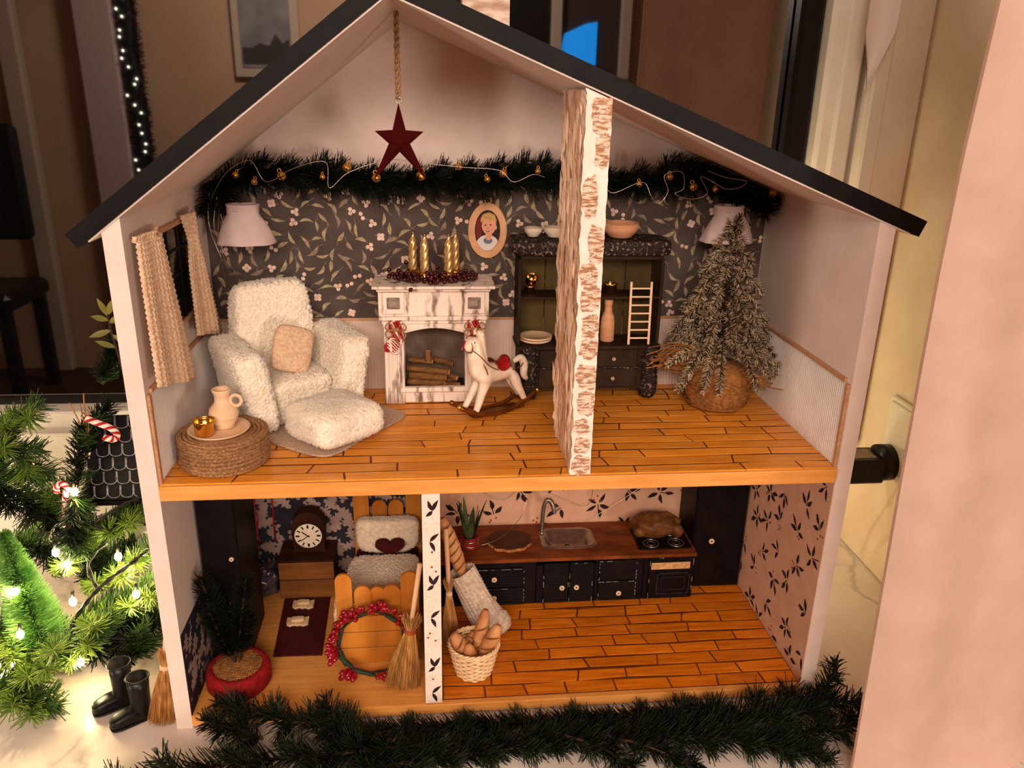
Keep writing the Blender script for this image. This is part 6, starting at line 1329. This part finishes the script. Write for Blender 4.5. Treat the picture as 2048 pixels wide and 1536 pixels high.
cable('dark fairy-light cable running up beside the lantern', [(-.088, .075, .070), (-.098, .09, .088), (-.080, .10, .108), (-.092, .10, .118), (-.075, .11, .128), (-.060, .12, .132)])
cable('dark fairy-light cable above the bottle-brush tree', [(-.130, .098, .106), (-.122, .095, .120), (-.108, .09, .128), (-.100, .09, .135)], .0008)
cable('dark fairy-light cable at the far left of the sill', [(-.20, .08, .05), (-.185, .07, .035), (-.175, .065, .022), (-.165, .06, .006)])
cable('dark fairy-light cable hanging behind the house', [(.490, .240, .32), (.494, .238, .26), (.498, .236, .20), (.496, .234, .15), (.500, .236, .10), (.498, .232, .05), (.496, .232, .02)])
# fir branches of the left pile
MF = [m_fir, m_fir_y]; MD = [m_fir, m_fir_d]; gl = 'fir branches left of the house'
zs = ZS + .001
BR = [ # label, points, needle length, side twigs, side length, mats
 ('arching bright fir tip at the upper left corner of the pile', [(-.205, .15, .125), (-.185, .15, .165), (-.165, .15, .192), (-.150, .148, .200)], .018, 4, .035, MF),
 ('bright fir spray drooping at the far left edge', [(-.20, .14, .16), (-.175, .14, .172), (-.155, .138, .160), (-.145, .136, .142)], .017, 3, .03, MF),
 ('dark fir branch slanting down from the left edge', [(-.205, .13, .158), (-.175, .125, .145), (-.145, .12, .125), (-.120, .115, .105)], .016, 7, .04, MD),
 ('dark fir branch standing along the black lantern roof', [(-.112, .108, .090), (-.108, .106, .13), (-.100, .106, .17), (-.094, .108, .205)], .013, 4, .018, [m_fir_d, m_fir]),
 ('dark fir tip above the black lantern roof', [(-.096, .115, .175), (-.088, .116, .20), (-.075, .118, .214)], .013, 3, .02, [m_fir_d, m_fir]),
 ('fir branch hanging down under the lantern roof', [(-.105, .10, .145), (-.106, .095, .12), (-.110, .09, .095)], .014, 4, .025, MD),
 ('fir branch crossing behind the cable fork', [(-.150, .13, .05), (-.115, .125, .085), (-.085, .12, .105), (-.060, .12, .115)], .016, 7, .04, MF),
 ('bright fir branch beside the left house wall', [(-.120, .12, .04), (-.09, .115, .060), (-.062, .11, .080), (-.040, .11, .100)], .015, 7, .035, MF),
 ('lit fir branch below the cable by the house wall', [(-.125, .10, .015), (-.095, .095, .035), (-.066, .09, .050), (-.040, .09, .062)], .015, 7, .035, MF),
 ('fir branch behind the bottle-brush tree', [(-.21, .15, .06), (-.18, .14, .075), (-.14, .135, .075), (-.10, .13, .062)], .016, 8, .04, MD),
 ('fir branch low at the far left edge', [(-.205, .09, .01), (-.185, .085, .02), (-.160, .075, .022), (-.138, .065, .012)], .016, 6, .035, MF),
 ('upturned fir tip left of the boots', [(-.155, .055, .0), (-.135, .05, .012), (-.118, .045, .026), (-.110, .044, .040)], .017, 4, .03, MF),
 ('broad fir tip behind the left boot', [(-.130, .075, .0), (-.108, .068, .016), (-.090, .062, .034), (-.082, .060, .050)], .017, 4, .03, MF),
 ('small fir tip between boots and broom', [(-.066, .075, .0), (-.060, .068, .018), (-.056, .064, .036)], .013, 3, .022, [m_fir, m_fir_d]),
 ('fir branch lying on the sill under the pile', [(-.20, .11, .0), (-.16, .10, .005), (-.11, .09, .006), (-.07, .085, .004)], .016, 8, .04, MD),
 ('fir branch lying in front of the pile', [(-.175, .045, .0), (-.150, .035, .004), (-.128, .022, .003), (-.112, .014, .0)], .015, 5, .028, MF),
 ('fir branch against the lower left house wall', [(-.105, .10, .0), (-.08, .095, .016), (-.055, .09, .028), (-.036, .085, .034)], .015, 6, .03, MD),
 ('fir branch filling the pile behind the cable', [(-.14, .16, .02), (-.11, .155, .05), (-.075, .15, .070), (-.045, .15, .08)], .016, 8, .04, MD),
 ('bright upright fir tip at the left of the lantern', [(-.16, .145, .095), (-.140, .14, .118), (-.128, .138, .135)], .015, 4, .025, MF)]
for i, (lb, pts_, L_, ns, sl, mm_) in enumerate(BR): fir_branch('fir_branch', lb, gl, pts_, L_, 3600, .00078, ns + 2, sl * 1.1, mm_, 100 + i, .0014, zmin=ZS + .0025)
# bottle-brush tree
t = thing('bottle_brush_tree', 'small green bottle-brush christmas tree among the lights', 'christmas tree', (-.150, .085, ZS)); rg = np.random.default_rng(5); nb = MB(); n = 6500
b0, b1 = np.array([-.143, .082, .000]), np.array([-.1615, .090, .118]); f = rg.random(n) ** .75; ax = (b1 - b0) / np.linalg.norm(b1 - b0); s1 = np.cross(ax, [0, 1, 0]); s1 /= np.linalg.norm(s1); s2 = np.cross(ax, s1); a = rg.random(n) * 2 * PI
dr = s1 * np.cos(a)[:, None] + s2 * np.sin(a)[:, None] + ax * (.30 + .3 * rg.random(n))[:, None]; nb.needles(b0 + (b1 - b0) * f[:, None], dr, (.0240 * (1 - f) ** .8 + .0050) * (.7 + .4 * rg.random(n)), .00034, 0, .8)
nb.v = [(x, y, max(z, ZS + .0012)) for x, y, z in nb.v]
nb.build('bristles', mat('green_bristle', (126, 170, 84), (74, 128, 54), 90, .6), t, kind='stuff'); mb = MB(); mb.cyl(b0 - ax * .008, b1, .0011, .0007, 6); mb.build('wire_trunk', m_twig, t)
mb = MB(); mb.lathe([(.0001, 0), (.011, 0), (.010, .004), (.0001, .005)], 20, (-.1418, .0816, ZS + .0003)); mb.build('wooden_foot', m_handle, t)
# black lantern house with painted shingles
t = thing('lantern_house', 'small black lantern house with white painted scallop shingles', 'lantern', (-.085, .15, ZS)); RM = Matrix.Translation((-.0865, .132, .1245)) @ Matrix.Rotation(.04, 4, 'Z') @ Matrix.Rotation(-.30, 4, 'X')
mb = MB(); mb.prism([(-.0270, 0), (.0600, 0), (.0570, .074), (-.0115, .074)], .003, lambda u, v, w: (u, w, v), M=RM); rp_ = mb.build('roof_board', m_black, t)
m_chalk = mat('chalky_white_line', (176, 172, 172), (104, 100, 102), 400, .9)
for r in range(6):
    z0 = .001 + r * .0122; xo = .0055 * (r % 2); k = 0
    while True:
        x0 = -.0265 + .0028 * r + xo + k * .0108; k += 1
        if x0 + .0104 > .0590 - .0005 * r: break
        w_ = .0100; P = [(x0, z0 + .0115), (x0, z0 + .0035)] + [(x0 + w_ / 2 - w_ / 2 * math.cos(q), z0 + .0035 - .0030 * math.sin(q)) for q in np.linspace(0, PI, 7)[1:-1]] + [(x0 + w_, z0 + .0035), (x0 + w_, z0 + .0115)]
        mb = MB(); mb.prism(P, .0009, lambda u, v, w: (u, -w - .0001, v), M=RM); sh = mb.build('shingle', m_black, rp_)
        mb = MB(); mb.tube([(u, -.0012, v) for u, v in P], .00085, 5, M=RM, flat=.5); mb.build('chalk_line', m_chalk, sh) if False else mb.build('shingle_outline', m_chalk, rp_)
MB().box((-.070, .150, .1225), (.095, .045, .0040), ch=.0006).build('eave_board', m_black, t)
mb = MB(); mb.lathe([(.0260, .098), (.0280, .102), (.0280, .116), (.0260, .120), (.0001, .1205)], 32, (-.055, .155, 0)); mb.build('black_lid', m_black, t)
mb = MB(); mb.lathe([(.0001, ZS + .001), (.0240, ZS + .001), (.0265, ZS + .005), (.0265, .090), (.0235, .100), (.0225, .100), (.0252, .089), (.0252, ZS + .006), (.0001, ZS + .004)], 40, (-.055, .155, 0)); mb.build('glass_jar', mat('frosted_glass_jar', (250, 240, 224), None, rough=.25, trans=.85, spec=.6), t)
# candy canes
def candy(label, pts, r=.0026):
    t = thing('candy_cane', label, 'candy cane', pts[0], group='red and white candy canes'); P = spline(pts, 10); mb = MB(); mb.tube(P, r, 12); mb.build('cane', m_cordw, t); mb = MB()
    L_ = len(P); pr = []
    s = None
    for ph in (0, PI):
        q = []
        for i, p in enumerate(P):
            d = (P[min(i + 1, L_ - 1)] - P[max(i - 1, 0)]).normalized(); s, u, _ = frame(d, (0, -1, 0.01)); a = ph + i * .42; q.append(p + (s * math.cos(a) + u * math.sin(a)) * r * .55)
        mb.tube(q, r * .62, 8)
    mb.build('red_stripe', m_red, t)
candy('candy cane hooked over the top of the black lantern roof', [(-.0865, .104, .2130), (-.078, .104, .2085), (-.069, .104, .2040), (-.0645, .104, .1985), (-.067, .104, .1945), (-.075, .104, .1955)])
candy('upright candy cane beside the lower lantern roof edge', [(-.1150, .098, .1180), (-.1130, .098, .1330), (-.1105, .098, .1480), (-.1080, .098, .1540), (-.1120, .098, .1580), (-.1165, .098, .1545), (-.1165, .098, .150)], .0024)
# dry twig and olive sprig
t = thing('dry_twig', 'dry brown twig tip beside the candy cane', 'twig', (-.09, .108, .20)); mb = MB()
for dx, dz in ((0, .030), (-.004, .020), (.004, .018), (-.012, .022)): mb.tube(spline([(-.090, .110, .190), (-.089 + dx * .5, .109, .203 + dz * .3), (-.087 + dx, .108, .203 + dz)], 4), .0006, 5)
mb.build('twig', mat('tan_dry_twig', (176, 116, 62), (140, 88, 44), 90, .8), t)
t = thing('olive_sprig', 'leafy olive sprig showing beside the upper left house wall', 'sprig', (-.075, .185, ZS)); m_ol = mat('olive_leaf', (128, 122, 58), (96, 92, 42), 70, .5)
mb = MB(); st_ = spline([(-.060, .190, ZS + .001), (-.068, .186, .10), (-.078, .180, .20), (-.084, .175, .262), (-.084, .172, .282)], 8); mb.tube(st_, .0011, 6); mb.build('stem', m_twig, t)
for i, (f, dx, dz) in enumerate(((28, -.010, .004), (27, .010, .006), (25, -.014, -.004), (24, .012, -.006), (30, -.004, .014), (22, -.012, .006), (31, .006, .012), (20, .01, -.004))):
    p = st_[min(f, len(st_) - 1)]; d = Vector((dx, -.004, dz)); sd = d.cross(Vector((0, 1, 0))).normalized(); mb = MB(); vs_ = []
    for j in range(7): g = j / 6; ww = .0028 * math.sin(PI * (.06 + .94 * g)); c = p + d * g * 1.25; vs_ += [c - sd * ww, c + Vector((0, -.0008, 0)), c + sd * ww]
    mb.add(vs_, [(3 * j + k, 3 * j + k + 1, 3 * j + k + 4, 3 * j + k + 3) for j in range(6) for k in range(2)], 0, True); mb.build('leaf', m_ol, t)
# boots
m_rub = mat('black_rubber', (18, 16, 16), (12, 10, 10), 80, .35)
def boot(label, c, rz):
    t = thing('rubber_boot', label, 'boot', c, rz, 'black toy rubber boots'); n = 24
    mb = MB(); rings = []   # shaft from sole to top, local: toe towards -x
    prof = [(.0, .0000, .0085, .0072), (.0, .0040, .0088, .0074), (.0004, .010, .0080, .0070), (.0010, .016, .0076, .0070), (.0012, .028, .0080, .0076), (.0014, .0385, .0086, .0082)]
    vs_ = []; fs = []
    for cx_, z, a_, b_ in prof:
        for j in range(n): q = 2 * PI * j / n; vs_.append((cx_ + a_ * math.cos(q), b_ * math.sin(q), z))
    for i in range(len(prof) - 1):
        for j in range(n): fs.append((i * n + j, i * n + (j + 1) % n, (i + 1) * n + (j + 1) % n, (i + 1) * n + j))
    k0 = len(prof) - 1; m0 = len(vs_)
    for z, k in ((.0385, .86), (.024, .82)):
        for j in range(n): q = 2 * PI * j / n; vs_.append((.0014 + .0086 * k * math.cos(q), .0082 * k * math.sin(q), z))
    for j in range(n): fs += [(k0 * n + j, k0 * n + (j + 1) % n, m0 + (j + 1) % n, m0 + j), (m0 + j, m0 + (j + 1) % n, m0 + n + (j + 1) % n, m0 + n + j)]
    fs.append(tuple(m0 + n + j for j in range(n))); fs.append(tuple(range(n - 1, -1, -1))); mb.add(vs_, fs, 0, True); mb.build('shaft', m_rub, t, w=False)
    mb = MB(); mb.sbox((-.0105, 0, .0062), (.0130, .0074, .0060), .6, 24, 14, fn=lambda p: Vector((p.x, p.y * (1 - .1 * (p.x < 0)), p.z * (1 - .25 * max(0, -p.x / .013)) - .0012 * max(0, -p.x / .013)))); mb.build('foot', m_rub, t, w=False)
    mb = MB(); mb.sbox((-.0065, 0, .0010), (.0172, .0078, .0011), .5, 28, 6); mb.build('sole', m_rub, t, w=False)
    mb = MB(); mb.tube([(.0014 + .0086 * math.cos(q), .0082 * math.sin(q), .0385) for q in np.linspace(0, 2 * PI, 25)[:-1]], .0009, 6, closed=True); mb.build('rim', m_rub, t, w=False)
boot('black toy boot farther from the house', (-.0640, .0330, ZS + .0004), .62); boot('black toy boot nearer the house and broom', (-.0440, .0150, ZS + .0004), .62)
# fir branches in front of the house
MK = [m_fir_d, mat('deep_fir_needle', (38, 52, 26), (24, 36, 18), 90, .45)]; gf = 'fir branches in front of the house'
FB = [('fir branch tip reaching over the left floor edge', [(.150, -.030, .0), (.11, -.024, .004), (.06, -.012, .008), (.018, .004, .008)], .016, 8, .032),
 ('upright fir sprig in front of the bedroom floor', [(.135, -.045, -.002), (.122, -.030, .004), (.112, -.018, .012), (.106, -.012, .022)], .014, 3, .022),
 ('fir branch running off the lower left of the sill', [(.16, -.045, .0), (.11, -.050, .002), (.05, -.052, .002), (-.01, -.056, -.001), (-.045, -.066, -.003)], .016, 10, .035),
 ('fir branch along the middle of the house front', [(.125, -.042, -.004), (.18, -.040, -.004), (.24, -.042, -.004), (.30, -.046, -.004)], .016, 9, .035),
 ('fir branch lying in front of the divider', [(.15, -.058, -.004), (.19, -.054, -.004), (.235, -.050, -.004), (.27, -.046, -.004)], .015, 8, .032),
 ('fir branch along the kitchen floor edge', [(.255, -.042, -.004), (.31, -.038, -.004), (.37, -.034, -.003), (.43, -.028, .0)], .016, 10, .03),
 ('thick dark fir branch before the right house corner', [(.34, -.044, -.003), (.40, -.038, -.001), (.46, -.028, .003), (.515, -.018, .004)], .017, 10, .034),
 ('fir branch reaching towards the curtain', [(.40, -.046, .0), (.45, -.042, .004), (.50, -.036, .006), (.545, -.030, .008)], .016, 8, .032),
 ('drooping fir tip hanging over the bare marble', [(.285, -.040, .0), (.31, -.052, .0), (.328, -.066, -.002), (.338, -.080, -.004)], .013, 5, .022),
 ('second drooping fir tip on the bare marble', [(.32, -.044, .0), (.348, -.056, .0), (.372, -.070, -.002), (.386, -.084, -.004)], .013, 5, .022),
 ('fir branch spreading at the lower right', [(.37, -.050, .0), (.42, -.058, .0), (.46, -.068, -.001), (.49, -.078, -.002)], .015, 8, .03),
 ('curled upright fir tip beside the right house wall', [(.500, -.028, .0), (.512, -.018, .012), (.521, -.012, .022), (.522, -.010, .030)], .012, 3, .012),
 ('fir branch lying lowest at the left front', [(.17, -.068, -.003), (.12, -.070, -.003), (.07, -.074, -.003), (.02, -.078, -.004)], .015, 8, .03),
 ('short fir tip at the left front house corner', [(.06, -.028, .0), (.035, -.018, .002), (.012, -.010, .004)], .014, 4, .022),
 ('fir branch filling the right front of the sill', [(.43, -.060, -.002), (.47, -.055, .0), (.51, -.052, .002), (.55, -.05, .004)], .015, 8, .03)]
for i, (lb, pts_, L_, ns, sl) in enumerate(FB): fir_branch('fir_branch', lb, gf, pts_, L_, 3000, .00062, ns, sl * .8, MK, 200 + i, .0015, zmin=ZS + .0015)
# low fir tips tucked against the front edge of the floor
for i, (lb, pts_) in enumerate((('low fir tip tucked under the bedroom floor edge', [(.24, -.020, -.007), (.20, -.018, -.007), (.15, -.018, -.007), (.10, -.020, -.007)]), ('low fir tip tucked under the divider', [(.34, -.020, -.007), (.29, -.018, -.007), (.24, -.018, -.007), (.20, -.019, -.007)]), ('low fir tip tucked under the kitchen floor edge', [(.44, -.020, -.007), (.39, -.018, -.006), (.34, -.018, -.007), (.29, -.019, -.007)]))):
    t = fir_branch('fir_branch', lb, gf, pts_, .011, 4200, .0006, 6, .016, MK, 300 + i, .0013, zmin=ZS + .0015, yaxis=-.0015)
# socket, plug adapter
t = thing('wall_socket', 'white wall socket plate in the cream window reveal', 'socket', (.6595, .165, .11)); MB().box((.6575, .163, .146), (.004, .060, .084), ch=.0015).build('plate', m_white, t); MB().box((.6545, .163, .146), (.003, .050, .074), ch=.0010).build('inner_plate', m_white, t)
t = thing('plug_adapter', 'black plug-in adapter with grey label in the wall socket', 'adapter', (.645, .172, .12))
MB().box((.6190, .172, .1190), (.0440, .034, .026), ch=.002).build('adapter_body', m_rub, t); mb = MB(); mb.cyl((.640, .172, .1220), (.6528, .172, .1220), .0185, n=28); mb.build('plug_disc', m_rub, t)
MB().box((.6180, .172, .1322), (.0300, .022, .0006)).build('rating_label', mat('grey_print_label', (150, 128, 104), (104, 86, 70), 900, .5, lo=.45, hi=.55), t)
MB().box((.6010, .172, .1080), (.0080, .020, .008), ch=.001).build('cable_exit', m_rub, t)
mb = MB(); mb.tube(spline([(.600, .176, .1065), (.598, .185, .085), (.606, .190, .066), (.612, .196, .050), (.602, .205, .036), (.585, .215, .020), (.56, .22, ZS + .0016), (.52, .225, ZS + .0016)], 8), .0011, 6); tag(mb.build('adapter_cable', m_rub), 'thin black cable looping from the adapter behind the house', 'cable')
